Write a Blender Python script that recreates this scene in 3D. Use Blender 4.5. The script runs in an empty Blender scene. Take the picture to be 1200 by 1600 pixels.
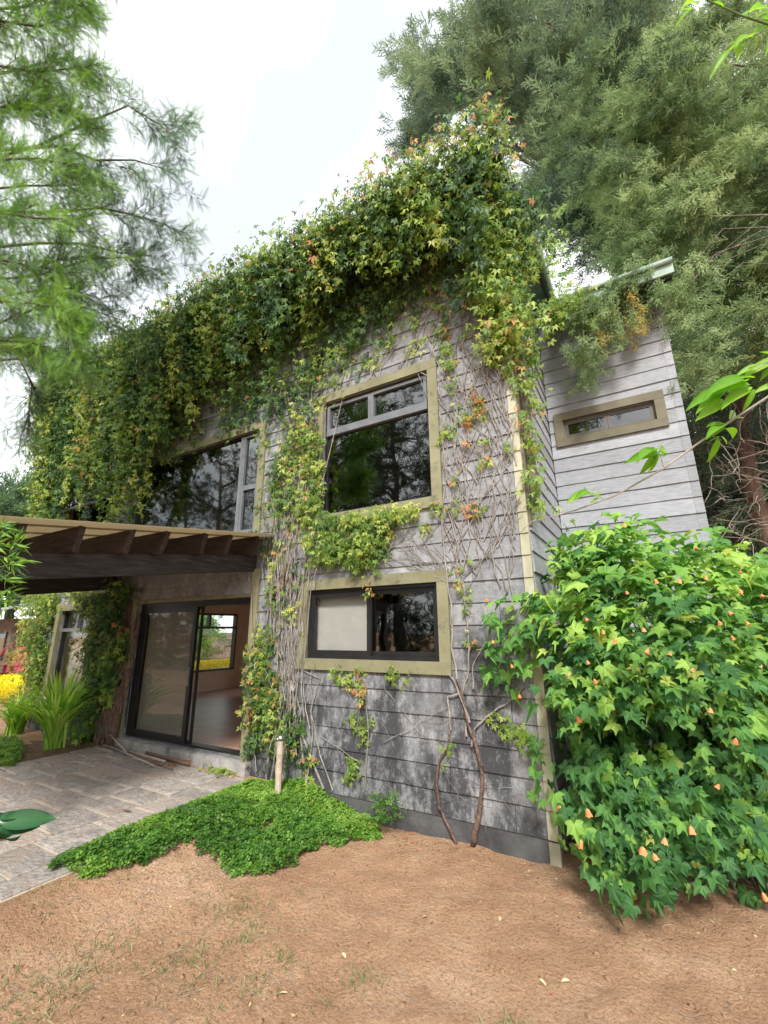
import bpy, math, random
import numpy as np
from mathutils import Vector, Matrix
random.seed(7); rng = np.random.default_rng(7)
R = math.radians
S = bpy.context.scene
C = S.collection

# ------------------------------------------------------------------ camera
FWD = np.array([-0.48584644, 0.83374098, 0.26235323])
RGT = np.array([0.86258475, 0.50581301, -0.01003725])
UPV = np.array([0.14107014, -0.22142533, 0.96491971])
FPX = 681.08
EYE = np.array([0.0, 0.0, 1.9])
cam = bpy.data.cameras.new('camera'); co = bpy.data.objects.new('camera', cam); C.objects.link(co)
cam.sensor_fit = 'HORIZONTAL'; cam.sensor_width = 36; cam.lens = FPX / 1200 * 36
cam.clip_start = 0.05; cam.clip_end = 600
M = Matrix.Identity(4)
for i in range(3):
    M[i][0] = RGT[i]; M[i][1] = UPV[i]; M[i][2] = -FWD[i]; M[i][3] = EYE[i]
co.matrix_world = M
S.camera = co

# ------------------------------------------------------------------ world, sun, exposure
SUN_EL, SUN_AZ = 43, 156          # degrees; azimuth measured from +Y (into the wall) towards +X
sd = Vector((math.sin(R(SUN_AZ)) * math.cos(R(SUN_EL)), math.cos(R(SUN_AZ)) * math.cos(R(SUN_EL)), math.sin(R(SUN_EL))))
w = bpy.data.worlds.new('World'); S.world = w; w.use_nodes = True
nt = w.node_tree; nt.nodes.clear()
out = nt.nodes.new('ShaderNodeOutputWorld'); b1 = nt.nodes.new('ShaderNodeBackground'); b2 = nt.nodes.new('ShaderNodeBackground')
mx = nt.nodes.new('ShaderNodeMixShader'); sky = nt.nodes.new('ShaderNodeTexSky')
sky.sky_type = 'NISHITA'; sky.sun_disc = False; sky.sun_elevation = R(SUN_EL); sky.sun_rotation = R(SUN_AZ); sky.dust_density = 3
b1.inputs['Strength'].default_value = 0.12
nt.links.new(sky.outputs[0], b1.inputs['Color'])
tc = nt.nodes.new('ShaderNodeTexCoord'); nz = nt.nodes.new('ShaderNodeTexNoise'); rp = nt.nodes.new('ShaderNodeValToRGB')
nz.inputs['Scale'].default_value = 1.6; nz.inputs['Detail'].default_value = 3; nz.inputs['Roughness'].default_value = .4
rp.color_ramp.elements[0].position = .36; rp.color_ramp.elements[0].color = (0.45, 0.475, 0.49, 1)
rp.color_ramp.elements[1].position = .66; rp.color_ramp.elements[1].color = (1.25, 1.25, 1.24, 1)
nt.links.new(tc.outputs['Generated'], nz.inputs['Vector']); nt.links.new(nz.outputs['Fac'], rp.inputs['Fac'])
nt.links.new(rp.outputs[0], b2.inputs['Color']); b2.inputs['Strength'].default_value = 1.15
mx.inputs[0].default_value = .88
nt.links.new(b1.outputs[0], mx.inputs[1]); nt.links.new(b2.outputs[0], mx.inputs[2]); nt.links.new(mx.outputs[0], out.inputs['Surface'])
sl = bpy.data.lights.new('sun', 'SUN'); so = bpy.data.objects.new('sun', sl); C.objects.link(so)
sl.energy = 2.5; sl.angle = R(12); sl.color = (1, .97, .91)
so.rotation_euler = (-sd).to_track_quat('-Z', 'Y').to_euler(); so.location = sd * 40
S.view_settings.view_transform = 'Standard'; S.view_settings.look = 'None'; S.view_settings.gamma = 1
S.view_settings.use_curve_mapping = False; S.view_settings.exposure = 1.02
S.render.engine = 'CYCLES'
S.cycles.max_bounces = 8; S.cycles.transparent_max_bounces = 12; S.cycles.caustics_reflective = False; S.cycles.caustics_refractive = False

# ------------------------------------------------------------------ helpers
def ray(x, y): return FWD * FPX + RGT * (x - 600) + UPV * (800 - y)
def on(x, y, ax, val):
    d = ray(x, y); t = (val - EYE[ax]) / d[ax]; return EYE + d * t
def dep(x, y, depth): return EYE + ray(x, y) / FPX * depth
def proj(p):
    d = np.asarray(p) - EYE; return 600 + FPX * (d @ RGT) / (d @ FWD), 800 - FPX * (d @ UPV) / (d @ FWD)

def tag(o, label=None, cat=None, group=None, kind=None):
    if label: o['label'] = label
    if cat: o['category'] = cat
    if group: o['group'] = group
    if kind: o['kind'] = kind
    return o
def thing(name, label, cat, loc=(0, 0, 0), group=None, kind=None):
    o = bpy.data.objects.new(name, None); C.objects.link(o); o.location = loc; o.empty_display_size = .2
    return tag(o, label, cat, group, kind)
def link(name, me, mat=None, parent=None, world=False):
    o = bpy.data.objects.new(name, me); C.objects.link(o)
    if mat is not None and not me.materials: me.materials.append(mat)
    if parent is not None:
        o.parent = parent
        pl = Vector((0, 0, 0)); q = parent
        while q is not None: pl += q.location; q = q.parent
        o.matrix_parent_inverse = Matrix.Identity(4)
        if not world: o.location = -pl     # mesh coordinates are world coordinates
    return o
class MB:
    def __init__(s): s.v = []; s.f = []
    def box(s, x0, x1, y0, y1, z0, z1):
        n = len(s.v); s.v += [(x, y, z) for x in (x0, x1) for y in (y0, y1) for z in (z0, z1)]
        s.f += [tuple(n + i for i in q) for q in ((0, 1, 3, 2), (4, 6, 7, 5), (0, 4, 5, 1), (2, 3, 7, 6), (0, 2, 6, 4), (1, 5, 7, 3))]
        return s
    def hexa(s, p):
        n = len(s.v); s.v += [tuple(q) for q in p]
        s.f += [tuple(n + i for i in q) for q in ((0, 1, 3, 2), (4, 6, 7, 5), (0, 4, 5, 1), (2, 3, 7, 6), (0, 2, 6, 4), (1, 5, 7, 3))]
        return s
    def bar(s, a, b, wdt, h, up=(0, 0, 1)):
        a = Vector(a); b = Vector(b); d = (b - a).normalized(); sd_ = d.cross(Vector(up))
        if sd_.length < 1e-4: sd_ = Vector((1, 0, 0))
        sd_.normalize(); u = sd_.cross(d).normalized()
        return s.hexa([q + sd_ * (i * wdt / 2) + u * (j * h / 2) for q in (a, b) for i in (-1, 1) for j in (-1, 1)])
    def tube(s, pts, rad, n=5, cap=True):
        pts = [Vector(p) for p in pts]
        if not hasattr(rad, '__len__'): rad = [rad] * len(pts)
        base = len(s.v); ref = Vector((.31, .17, .93)).normalized()
        for i, p in enumerate(pts):
            t = (pts[min(i + 1, len(pts) - 1)] - pts[max(i - 1, 0)])
            if t.length < 1e-6: t = Vector((0, 0, 1))
            t.normalize(); a = t.cross(ref)
            if a.length < .1: a = t.cross(Vector((1, 0, 0)))
            a.normalize(); b = t.cross(a)
            for k in range(n):
                an = 2 * math.pi * k / n
                s.v.append(tuple(p + (a * math.cos(an) + b * math.sin(an)) * rad[i]))
        for i in range(len(pts) - 1):
            for k in range(n):
                q = base + i * n; s.f.append((q + k, q + (k + 1) % n, q + n + (k + 1) % n, q + n + k))
        if cap:
            s.f.append(tuple(base + k for k in range(n))[::-1]); s.f.append(tuple(base + (len(pts) - 1) * n + k for k in range(n)))
        return s
    def mesh(s, name, smooth=False):
        me = bpy.data.meshes.new(name); me.from_pydata(s.v, [], s.f); me.update()
        if smooth: me.polygons.foreach_set('use_smooth', [True] * len(me.polygons))
        return me
    def build(s, name, mat, parent=None, smooth=False):
        return link(name, s.mesh(name, smooth), mat, parent)
def box_part(name, mat, parent, *b): return MB().box(*b).build(name, mat, parent)

# ------------------------------------------------------------------ materials
def nmat(name):
    m = bpy.data.materials.new(name); m.use_nodes = True; t = m.node_tree; b = t.nodes['Principled BSDF']; return m, t, b
def surf(name, c1, c2=None, scale=4.0, rough=.8, bump=.0, bscale=40, stretch=(1, 1, 1), vary=.0, spec=.3, detail=6, lo=.35, hi=.65, metal=0, third=None, tscale=1.2, tlo=.5, thi=.6):
    m, t, b = nmat(name); N = t.nodes; L = t.links
    geo = N.new('ShaderNodeNewGeometry'); oi = N.new('ShaderNodeObjectInfo')
    sc = N.new('ShaderNodeVectorMath'); sc.operation = 'SCALE'; sc.inputs[0].default_value = (37.1, 17.3, 23.7); L.new(oi.outputs['Random'], sc.inputs['Scale'])
    ad = N.new('ShaderNodeVectorMath'); ad.operation = 'ADD'; L.new(geo.outputs['Position'], ad.inputs[0])
    if vary: L.new(sc.outputs[0], ad.inputs[1])
    mp = N.new('ShaderNodeMapping'); mp.inputs['Scale'].default_value = stretch; L.new(ad.outputs[0], mp.inputs[0])
    nz = N.new('ShaderNodeTexNoise'); nz.inputs['Scale'].default_value = scale; nz.inputs['Detail'].default_value = detail; nz.inputs['Roughness'].default_value = .65; L.new(mp.outputs[0], nz.inputs['Vector'])
    r = N.new('ShaderNodeValToRGB'); r.color_ramp.elements[0].position = lo; r.color_ramp.elements[1].position = hi
    r.color_ramp.elements[0].color = (*c1, 1); r.color_ramp.elements[1].color = (*(c2 or c1), 1); L.new(nz.outputs['Fac'], r.inputs['Fac'])
    col = r.outputs[0]
    if third:
        n3 = N.new('ShaderNodeTexNoise'); n3.inputs['Scale'].default_value = tscale; n3.inputs['Detail'].default_value = 8; n3.inputs['Roughness'].default_value = .7; L.new(mp.outputs[0], n3.inputs['Vector'])
        mr = N.new('ShaderNodeMapRange'); mr.inputs[1].default_value = tlo; mr.inputs[2].default_value = thi; L.new(n3.outputs['Fac'], mr.inputs[0])
        mxx = N.new('ShaderNodeMix'); mxx.data_type = 'RGBA'; L.new(mr.outputs[0], mxx.inputs[0]); L.new(col, mxx.inputs[6]); mxx.inputs[7].default_value = (*third, 1); col = mxx.outputs[2]
    if vary:
        hs = N.new('ShaderNodeHueSaturation'); mr = N.new('ShaderNodeMapRange'); mr.inputs[3].default_value = 1 - vary; mr.inputs[4].default_value = 1 + vary
        L.new(oi.outputs['Random'], mr.inputs[0]); L.new(mr.outputs[0], hs.inputs['Value']); L.new(col, hs.inputs['Color']); col = hs.outputs[0]
    L.new(col, b.inputs['Base Color']); b.inputs['Roughness'].default_value = rough; b.inputs['Metallic'].default_value = metal
    b.inputs['Specular IOR Level'].default_value = spec
    if bump:
        n2 = N.new('ShaderNodeTexNoise'); n2.inputs['Scale'].default_value = bscale; n2.inputs['Detail'].default_value = 6; L.new(mp.outputs[0], n2.inputs['Vector'])
        bp = N.new('ShaderNodeBump'); bp.inputs['Strength'].default_value = bump; bp.inputs['Distance'].default_value = .02; L.new(n2.outputs['Fac'], bp.inputs['Height']); L.new(bp.outputs[0], b.inputs['Normal'])
    return m
def leafmat(name, cols, autumn=(.45, .16, .06), trans=.35, rough=.5):
    m, t, b = nmat(name); N = t.nodes; L = t.links
    at = N.new('ShaderNodeAttribute'); at.attribute_name = 'tint'; sp = N.new('ShaderNodeSeparateColor'); L.new(at.outputs['Color'], sp.inputs[0])
    r = N.new('ShaderNodeValToRGB'); cr = r.color_ramp
    while len(cr.elements) < len(cols): cr.elements.new(.5)
    for i, c in enumerate(cols): cr.elements[i].position = i / (len(cols) - 1); cr.elements[i].color = (*c, 1)
    L.new(sp.outputs[0], r.inputs['Fac'])
    mxx = N.new('ShaderNodeMix'); mxx.data_type = 'RGBA'; L.new(sp.outputs[1], mxx.inputs[0]); L.new(r.outputs[0], mxx.inputs[6]); mxx.inputs[7].default_value = (*autumn, 1)
    L.new(mxx.outputs[2], b.inputs['Base Color']); b.inputs['Roughness'].default_value = rough; b.inputs['Specular IOR Level'].default_value = .35
    tr = N.new('ShaderNodeBsdfTranslucent'); hs = N.new('ShaderNodeHueSaturation'); hs.inputs['Value'].default_value = 1.5; hs.inputs['Saturation'].default_value = 1.1
    L.new(mxx.outputs[2], hs.inputs['Color']); L.new(hs.outputs[0], tr.inputs['Color'])
    ms = N.new('ShaderNodeMixShader'); ms.inputs[0].default_value = trans; L.new(b.outputs[0], ms.inputs[1]); L.new(tr.outputs[0], ms.inputs[2])
    L.new(ms.outputs[0], N['Material Output'].inputs['Surface']); return m
def glassmat(name, tint=(.75, .8, .78), mixlo=.08, dark=0.0):
    m, t, b = nmat(name); N = t.nodes; L = t.links; N.remove(b)
    tp = N.new('ShaderNodeBsdfTransparent'); tp.inputs[0].default_value = (*tint, 1); gl = N.new('ShaderNodeBsdfGlossy'); gl.inputs['Roughness'].default_value = .01
    lw = N.new('ShaderNodeLayerWeight'); lw.inputs['Blend'].default_value = .5; pw = N.new('ShaderNodeMath'); pw.operation = 'POWER'; pw.inputs[1].default_value = 4.0; L.new(lw.outputs['Facing'], pw.inputs[0]); mr = N.new('ShaderNodeMapRange'); mr.inputs[3].default_value = mixlo; mr.inputs[4].default_value = 1.0; L.new(pw.outputs[0], mr.inputs[0])
    ms = N.new('ShaderNodeMixShader'); L.new(mr.outputs[0], ms.inputs[0]); L.new(tp.outputs[0], ms.inputs[1]); L.new(gl.outputs[0], ms.inputs[2])
    # slightly wavy pane
    nz = N.new('ShaderNodeTexNoise'); nz.inputs['Scale'].default_value = 1.5; bp = N.new('ShaderNodeBump'); bp.inputs['Strength'].default_value = .03; bp.inputs['Distance'].default_value = .1
    L.new(nz.outputs['Fac'], bp.inputs['Height']); L.new(bp.outputs[0], gl.inputs['Normal'])
    L.new(ms.outputs[0], N['Material Output'].inputs['Surface']); return m

def siding(name, light, dark, streak, dirt_top, amount):
    """weathered painted board: grain along X, mould and bleached streaks with shapes of their own"""
    m, t, b = nmat(name); N = t.nodes; L = t.links
    geo = N.new('ShaderNodeNewGeometry'); oi = N.new('ShaderNodeObjectInfo'); sep = N.new('ShaderNodeSeparateXYZ'); L.new(geo.outputs['Position'], sep.inputs[0])
    sc = N.new('ShaderNodeVectorMath'); sc.operation = 'SCALE'; sc.inputs[0].default_value = (3.1, 5.3, 7.7); L.new(oi.outputs['Random'], sc.inputs['Scale'])
    ad = N.new('ShaderNodeVectorMath'); ad.operation = 'ADD'; L.new(geo.outputs['Position'], ad.inputs[0]); L.new(sc.outputs[0], ad.inputs[1])
    def noise(vec, scale, det, stretch=(1, 1, 1), ro=.6):
        mp = N.new('ShaderNodeMapping'); mp.inputs['Scale'].default_value = stretch; L.new(vec, mp.inputs[0])
        n = N.new('ShaderNodeTexNoise'); n.inputs['Scale'].default_value = scale; n.inputs['Detail'].default_value = det; n.inputs['Roughness'].default_value = ro; L.new(mp.outputs[0], n.inputs['Vector']); return n.outputs['Fac']
    def rng_(v, a, b_, c=0., d=1.):
        r = N.new('ShaderNodeMapRange'); r.inputs[1].default_value = a; r.inputs[2].default_value = b_; r.inputs[3].default_value = c; r.inputs[4].default_value = d; L.new(v, r.inputs[0]); return r.outputs[0]
    def mix(f, a, b_):
        x = N.new('ShaderNodeMix'); x.data_type = 'RGBA'; L.new(f, x.inputs[0])
        for s_, i in ((a, 6), (b_, 7)):
            if isinstance(s_, tuple): x.inputs[i].default_value = (*s_, 1)
            else: L.new(s_, x.inputs[i])
        return x.outputs[2]
    def mul(a, b_):
        x = N.new('ShaderNodeMath'); x.operation = 'MULTIPLY'; L.new(a, x.inputs[0])
        if isinstance(b_, float): x.inputs[1].default_value = b_
        else: L.new(b_, x.inputs[1])
        return x.outputs[0]
    grain = noise(ad.outputs[0], 9, 8, (1, 1, 7))
    base = mix(rng_(grain, .3, .7), tuple(c * .78 for c in light), tuple(min(1, c * 1.2) for c in light))
    # mould: big blotches, more of them below dirt_top
    big = noise(geo.outputs['Position'], 1.1, 9, (1, 1, .55), .68)
    hgt = rng_(sep.outputs['Z'], dirt_top + 1.4, dirt_top - 1.5, -.09, .19)
    s2 = N.new('ShaderNodeMath'); s2.operation = 'ADD'; L.new(big, s2.inputs[0]); L.new(hgt, s2.inputs[1])
    mould = mul(rng_(s2.outputs[0], .47, .63), amount)
    c = mix(mould, base, dark)
    # bleached vertical runs and lichen
    run = noise(geo.outputs['Position'], 3.2, 9, (1.3, 1, .6), .8); c = mix(mul(rng_(run, .48, .70), .75 * amount), c, streak)
    sp_ = noise(ad.outputs[0], 26, 5, (1, 1, 1.6), .7); c = mix(mul(rng_(sp_, .60, .70), .35 * amount), c, tuple(min(1, s_ * 1.1) for s_ in streak))
    dk = noise(ad.outputs[0], 17, 5, (1, 1, 1), .7); c = mix(mul(rng_(dk, .60, .72), .45 * amount), c, tuple(d * .6 for d in dark))
    hs = N.new('ShaderNodeHueSaturation'); L.new(rng_(oi.outputs['Random'], 0, 1, .84, 1.16), hs.inputs['Value']); L.new(c, hs.inputs['Color'])
    L.new(hs.outputs[0], b.inputs['Base Color']); b.inputs['Roughness'].default_value = .8; b.inputs['Specular IOR Level'].default_value = .25
    bp = N.new('ShaderNodeBump'); bp.inputs['Strength'].default_value = .35; bp.inputs['Distance'].default_value = .01; L.new(noise(ad.outputs[0], 30, 6, (1, 1, 8)), bp.inputs['Height']); L.new(bp.outputs[0], b.inputs['Normal'])
    return m

m_side = siding('weathered_siding', (.235, .236, .248), (.052, .053, .058), (.50, .505, .525), 1.6, 1.0)
m_wing = siding('wing_siding', (.29, .297, .32), (.19, .192, .20), (.42, .42, .43), -2, .35)
m_found = surf('foundation', (.05, .05, .053), (.11, .11, .112), 3, .9, .4, 30)
m_trim = surf('olive_trim', (.19, .18, .105), (.28, .265, .165), 3, .65, .15, 25, vary=.06, third=(.10, .095, .06), tscale=6, tlo=.52, thi=.7)
m_trimdk = surf('dark_olive_trim', (.115, .10, .065), (.16, .145, .095), 3, .6, .1, 25, vary=.04)
m_corner = surf('pale_olive_corner', (.33, .315, .22), (.50, .48, .36), 5, .8, .2, 25, stretch=(1, 1, .3), third=(.16, .16, .09), tscale=5, tlo=.57, thi=.7)
m_black = surf('black_aluminium', (.012, .012, .013), (.02, .02, .021), 6, .35, spec=.5)
m_grey_al = surf('grey_aluminium', (.13, .135, .15), (.19, .20, .215), 6, .4, spec=.5)
m_glass = glassmat('window_glass', (.92, .93, .92), .05)
m_glassdk = glassmat('tinted_glass', (.45, .48, .48), .16)
m_blind = surf('roller_blind', (.50, .47, .45), (.56, .53, .50), 3, .9, .1, 200)
m_screen = surf('curtain', (.42, .40, .37), (.52, .49, .45), 2, .9, .0, stretch=(6, 6, .4))
m_peach = surf('peach_plaster', (.80, .64, .52), (.82, .67, .55), 2, .85)
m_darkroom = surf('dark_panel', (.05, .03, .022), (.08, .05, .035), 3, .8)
m_white = surf('ceiling_white', (.6, .58, .54), None, 3, .9)
m_roof = surf('green_metal_roof', (.20, .30, .25), (.30, .42, .35), 4, .45, spec=.5)
m_mint = surf('mint_fascia', (.22, .31, .26), (.32, .40, .35), 6, .5)
m_blackf = surf('black_fascia', (.012, .014, .014), (.03, .035, .033), 5, .5)
m_beam = surf('dark_beam', (.018, .015, .015), (.05, .042, .041), 7, .75, .5, 18, stretch=(6, .6, 6), vary=.2, third=(.10, .09, .088), tscale=3, tlo=.56, thi=.75)
m_rafter = surf('brown_rafter', (.018, .013, .012), (.055, .038, .031), 7, .75, .5, 18, stretch=(.6, 6, 6), vary=.25)
m_sheet = surf('corrugated_sheet', (.32, .26, .18), (.42, .35, .245), 2, .5, .0, stretch=(1, 5, 1), third=(.3, .24, .15), tscale=4, tlo=.6, thi=.75)
t__ = m_sheet.node_tree; b__ = t__.nodes['Principled BSDF']; tr__ = t__.nodes.new('ShaderNodeBsdfTranslucent'); tr__.inputs[0].default_value = (.56, .49, .37, 1); ms__ = t__.nodes.new('ShaderNodeMixShader'); ms__.inputs[0].default_value = .75
t__.links.new(b__.outputs[0], ms__.inputs[1]); t__.links.new(tr__.outputs[0], ms__.inputs[2]); t__.links.new(ms__.outputs[0], t__.nodes['Material Output'].inputs['Surface'])
m_stone = surf('patio_stone', (.22, .20, .185), (.40, .36, .33), 9, .9, 1.2, 26, vary=.14, third=(.34, .27, .23), tscale=2.2, tlo=.48, thi=.62)
m_mortar = surf('sandy_mortar', (.42, .35, .27), (.54, .46, .36), 9, .95, .5, 50)
m_concrete = surf('grey_concrete', (.24, .23, .22), (.42, .40, .38), 6, .9, .4, 30, third=(.13, .12, .11), tscale=5, tlo=.55, thi=.68)
m_bark = surf('reddish_bark', (.10, .055, .038), (.22, .14, .105), 10, .9, 1.0, 20, stretch=(1, 1, .18))
m_bark2 = surf('grey_bark', (.10, .085, .07), (.20, .17, .14), 10, .9, .8, 25, stretch=(1, 1, .3))
m_twig = surf('dry_twig', (.20, .17, .14), (.36, .31, .26), 12, .85, .3, 60)
m_vstem = surf('silver_vine_stem', (.19, .165, .145), (.38, .345, .31), 8, .8, .4, 60)
m_vstem2 = surf('brown_vine_stem', (.07, .042, .032), (.24, .16, .125), 28, .85, 1.0, 80, stretch=(1, 1, .5))
m_green_stem = surf('green_stem', (.10, .16, .05), (.16, .22, .08), 8, .6)
CRE = [(.035, .082, .036), (.07, .145, .045), (.14, .245, .05), (.29, .39, .07), (.50, .54, .14)]
m_creep = leafmat('creeper_leaf', CRE, (.62, .26, .12), .35)
m_cyp = leafmat('cypress_leaf', [(.06, .10, .055), (.13, .19, .09), (.24, .33, .15), (.38, .46, .23)], (.55, .36, .08), .35, .7)
m_cypdk = leafmat('blue_cypress_leaf', [(.04, .07, .055), (.085, .13, .09), (.16, .22, .13), (.26, .33, .18)], (.16, .12, .07), .3, .7)
m_feather = leafmat('feathery_leaf', [(.035, .08, .04), (.08, .17, .055), (.17, .33, .05), (.28, .46, .07)], (.2, .25, .05), .3, .6)
m_abut = leafmat('shrub_leaf', [(.04, .125, .045), (.095, .24, .06), (.22, .41, .075), (.42, .58, .12)], (.40, .42, .08), .35, .6)
m_cover = leafmat('ground_cover_leaf', [(.05, .13, .025), (.10, .23, .035), (.18, .34, .05), (.30, .44, .09)], (.3, .35, .05), .35, .5)
m_bright = leafmat('bright_sapling_leaf', [(.10, .26, .02), (.16, .36, .025), (.24, .45, .04), (.32, .50, .08)], (.5, .5, .1), .5, .45)
m_blade = leafmat('strap_leaf', [(.10, .24, .03), (.2, .4, .05), (.36, .58, .08), (.55, .68, .18)], (.3, .3, .1), .4, .45)
m_yellow = leafmat('yellow_flower', [(.45, .40, .01), (.75, .62, .01), (.85, .74, .02), (.75, .7, .05)], (.8, .3, .02), .3, .6)
m_grass = leafmat('sparse_grass', [(.10, .16, .05), (.17, .22, .08), (.26, .29, .13), (.38, .34, .20)], (.4, .3, .15), .3, .7)
m_litter = leafmat('leaf_litter', [(.14, .08, .045), (.28, .17, .09), (.45, .33, .17), (.5, .45, .25)], (.45, .08, .05), .1, .9)
m_shade = leafmat('garden_tree_leaf', [(.02, .035, .022), (.04, .065, .035), (.07, .10, .05), (.10, .14, .07)], (.1, .1, .05), .2, .7)
m_bgleaf = leafmat('distant_leaf', [(.05, .10, .05), (.08, .14, .07), (.12, .2, .09), (.16, .25, .1)], (.2, .2, .1), .3, .8)
m_petal = surf('orange_petal', (.75, .20, .07), (.85, .34, .16), 30, .55, vary=.15, stretch=(1, 1, .5))
m_calyx = surf('green_calyx', (.18, .28, .08), (.3, .36, .12), 20, .6)
m_red = surf('red_painted_wood', (.26, .035, .04), (.36, .06, .06), 8, .6, vary=.1)
m_rust = surf('rusty_metal', (.12, .07, .05), (.26, .15, .10), 20, .8, .4, 60)
m_rod = surf('weathered_rod', (.26, .23, .21), (.46, .42, .39), 20, .7, .3, 60)
m_bamboo = surf('painted_pipe', (.42, .32, .25), (.54, .43, .35), 7, .8, .3, 30, third=(.30, .25, .2), tscale=9, tlo=.55, thi=.68)
m_chrome = surf('dull_chrome', (.45, .45, .45), (.6, .6, .6), 10, .3, metal=.9, spec=.5)
m_brownwall = surf('brown_wall', (.10, .065, .05), (.16, .11, .085), 4, .85, .4, 20, vary=.1)
m_gutter = surf('white_gutter', (.6, .6, .58), (.72, .72, .7), 4, .5)
m_greysheet = surf('grey_roof_sheet', (.22, .25, .26), (.34, .37, .37), 4, .5)
m_stonewall = surf('garden_wall_stone', (.22, .19, .16), (.38, .34, .29), 6, .9, .5, 30, vary=.2)
def tilemat():
    m, t, b = nmat('terracotta_floor'); N = t.nodes; L = t.links
    geo = N.new('ShaderNodeNewGeometry'); br = N.new('ShaderNodeTexBrick'); L.new(geo.outputs['Position'], br.inputs['Vector'])
    br.inputs['Scale'].default_value = 1; br.inputs['Brick Width'].default_value = .3; br.inputs['Row Height'].default_value = .3; br.offset = 0; br.inputs['Mortar Size'].default_value = .006
    br.inputs['Color1'].default_value = (.42, .25, .19, 1); br.inputs['Color2'].default_value = (.50, .31, .24, 1); br.inputs['Mortar'].default_value = (.22, .15, .12, 1)
    L.new(br.outputs[0], b.inputs['Base Color']); b.inputs['Roughness'].default_value = .35; return m
m_tile = tilemat()
def soilmat():
    m, t, b = nmat('red_soil'); N = t.nodes; L = t.links; geo = N.new('ShaderNodeNewGeometry')
    def noise(s, d, r=.65):
        n = N.new('ShaderNodeTexNoise'); n.inputs['Scale'].default_value = s; n.inputs['Detail'].default_value = d; n.inputs['Roughness'].default_value = r; L.new(geo.outputs['Position'], n.inputs['Vector']); return n.outputs['Fac']
    def ramp(f, els):
        r = N.new('ShaderNodeValToRGB'); cr = r.color_ramp
        while len(cr.elements) < len(els): cr.elements.new(.5)
        for i, (p, c) in enumerate(els): cr.elements[i].position = p; cr.elements[i].color = (*c, 1)
        L.new(f, r.inputs[0]); return r.outputs[0]
    a = ramp(noise(1.3, 8), [(.32, (.46, .265, .16)), (.5, (.58, .355, .22)), (.68, (.67, .45, .30))])
    f = ramp(noise(60, 6, .75), [(.34, (.35, .33, .3)), (.48, (.95, .95, .95)), (.7, (1.1, 1.08, 1.05))])
    mm = N.new('ShaderNodeMix'); mm.data_type = 'RGBA'; mm.blend_type = 'MULTIPLY'; mm.inputs[0].default_value = .8; L.new(a, mm.inputs[6]); L.new(f, mm.inputs[7])
    g = ramp(noise(3.2, 9, .72), [(.55, (0, 0, 0)), (.66, (1, 1, 1))])
    m2 = N.new('ShaderNodeMix'); m2.data_type = 'RGBA'; L.new(g, m2.inputs[0]); L.new(mm.outputs[2], m2.inputs[6]); m2.inputs[7].default_value = (.44, .26, .16, 1)
    L.new(m2.outputs[2], b.inputs['Base Color']); b.inputs['Roughness'].default_value = .95; b.inputs['Specular IOR Level'].default_value = .1
    bp = N.new('ShaderNodeBump'); bp.inputs['Strength'].default_value = 1.0; bp.inputs['Distance'].default_value = .05; L.new(noise(35, 8, .7), bp.inputs['Height']); L.new(bp.outputs[0], b.inputs['Normal'])
    return m
m_soil = soilmat()

# ------------------------------------------------------------------ foliage tools (numpy)
def tri_template(v, f): return np.array(v, float), np.array(f, int)
def strip_leaf(n=3, wdt=.25, droop=.15, fold=.06):
    v = []; f = []
    for i in range(n + 1):
        t = i / n; ww = wdt * math.sin(math.pi * min(1, .12 + t * .88)) ** .8 if 0 < i < n else (.02 if i == 0 else .0)
        z = -droop * t * t
        v += [(-ww, t, z + fold * (ww > .03)), (0, t, z), (ww, t, z + fold * (ww > .03))]
    for i in range(n):
        a = 3 * i
        f += [(a, a + 1, a + 4), (a, a + 4, a + 3), (a + 1, a + 2, a + 5), (a + 1, a + 5, a + 4)]
    return v, f
def creeper_leaf():
    v = []; f = []
    for ang, ln in ((-95, .62), (-48, .85), (0, 1), (48, .85), (95, .62)):
        c, s_ = math.cos(R(ang)), math.sin(R(ang)); n = len(v); pts = [(0, 0.06, 0), (-.17, .50, .05), (0, .55, -.03), (.17, .50, .05), (0, 1.0, -.16)]
        for x, y, z in pts: x *= 1.15 * ln; y *= ln; v.append((x * c + y * s_, -x * s_ + y * c, z * ln))
        f += [(n, n + 2, n + 1), (n, n + 3, n + 2), (n + 1, n + 2, n + 4), (n + 2, n + 3, n + 4)]
    return tri_template(v, f)
def creeper_leaf2():
    v = []; f = []
    for ang, ln in ((-70, .7), (5, 1.05), (64, .75)):
        c, s_ = math.cos(R(ang)), math.sin(R(ang)); n = len(v); pts = [(0, 0.05, 0), (-.24, .45, .10), (0, .5, -.04), (.22, .55, .02), (.03, 1.0, -.34)]
        for x, y, z in pts: x *= ln; y *= ln; v.append((x * c + y * s_, -x * s_ + y * c, z * ln))
        f += [(n, n + 2, n + 1), (n, n + 3, n + 2), (n + 1, n + 2, n + 4), (n + 2, n + 3, n + 4)]
    return tri_template(v, f)
def scatter_creeper(name, P, nr, tp, sc, T, mat, parent):
    n = len(P); pick = rng.random(n) < .55
    scatter(name, CREEP, P[pick], nr[pick], tp[pick], sc[pick] * .9, T[pick], mat, parent); return scatter(name, CREEP2, P[~pick], nr[~pick], tp[~pick], sc[~pick], T[~pick], mat, parent)
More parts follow.
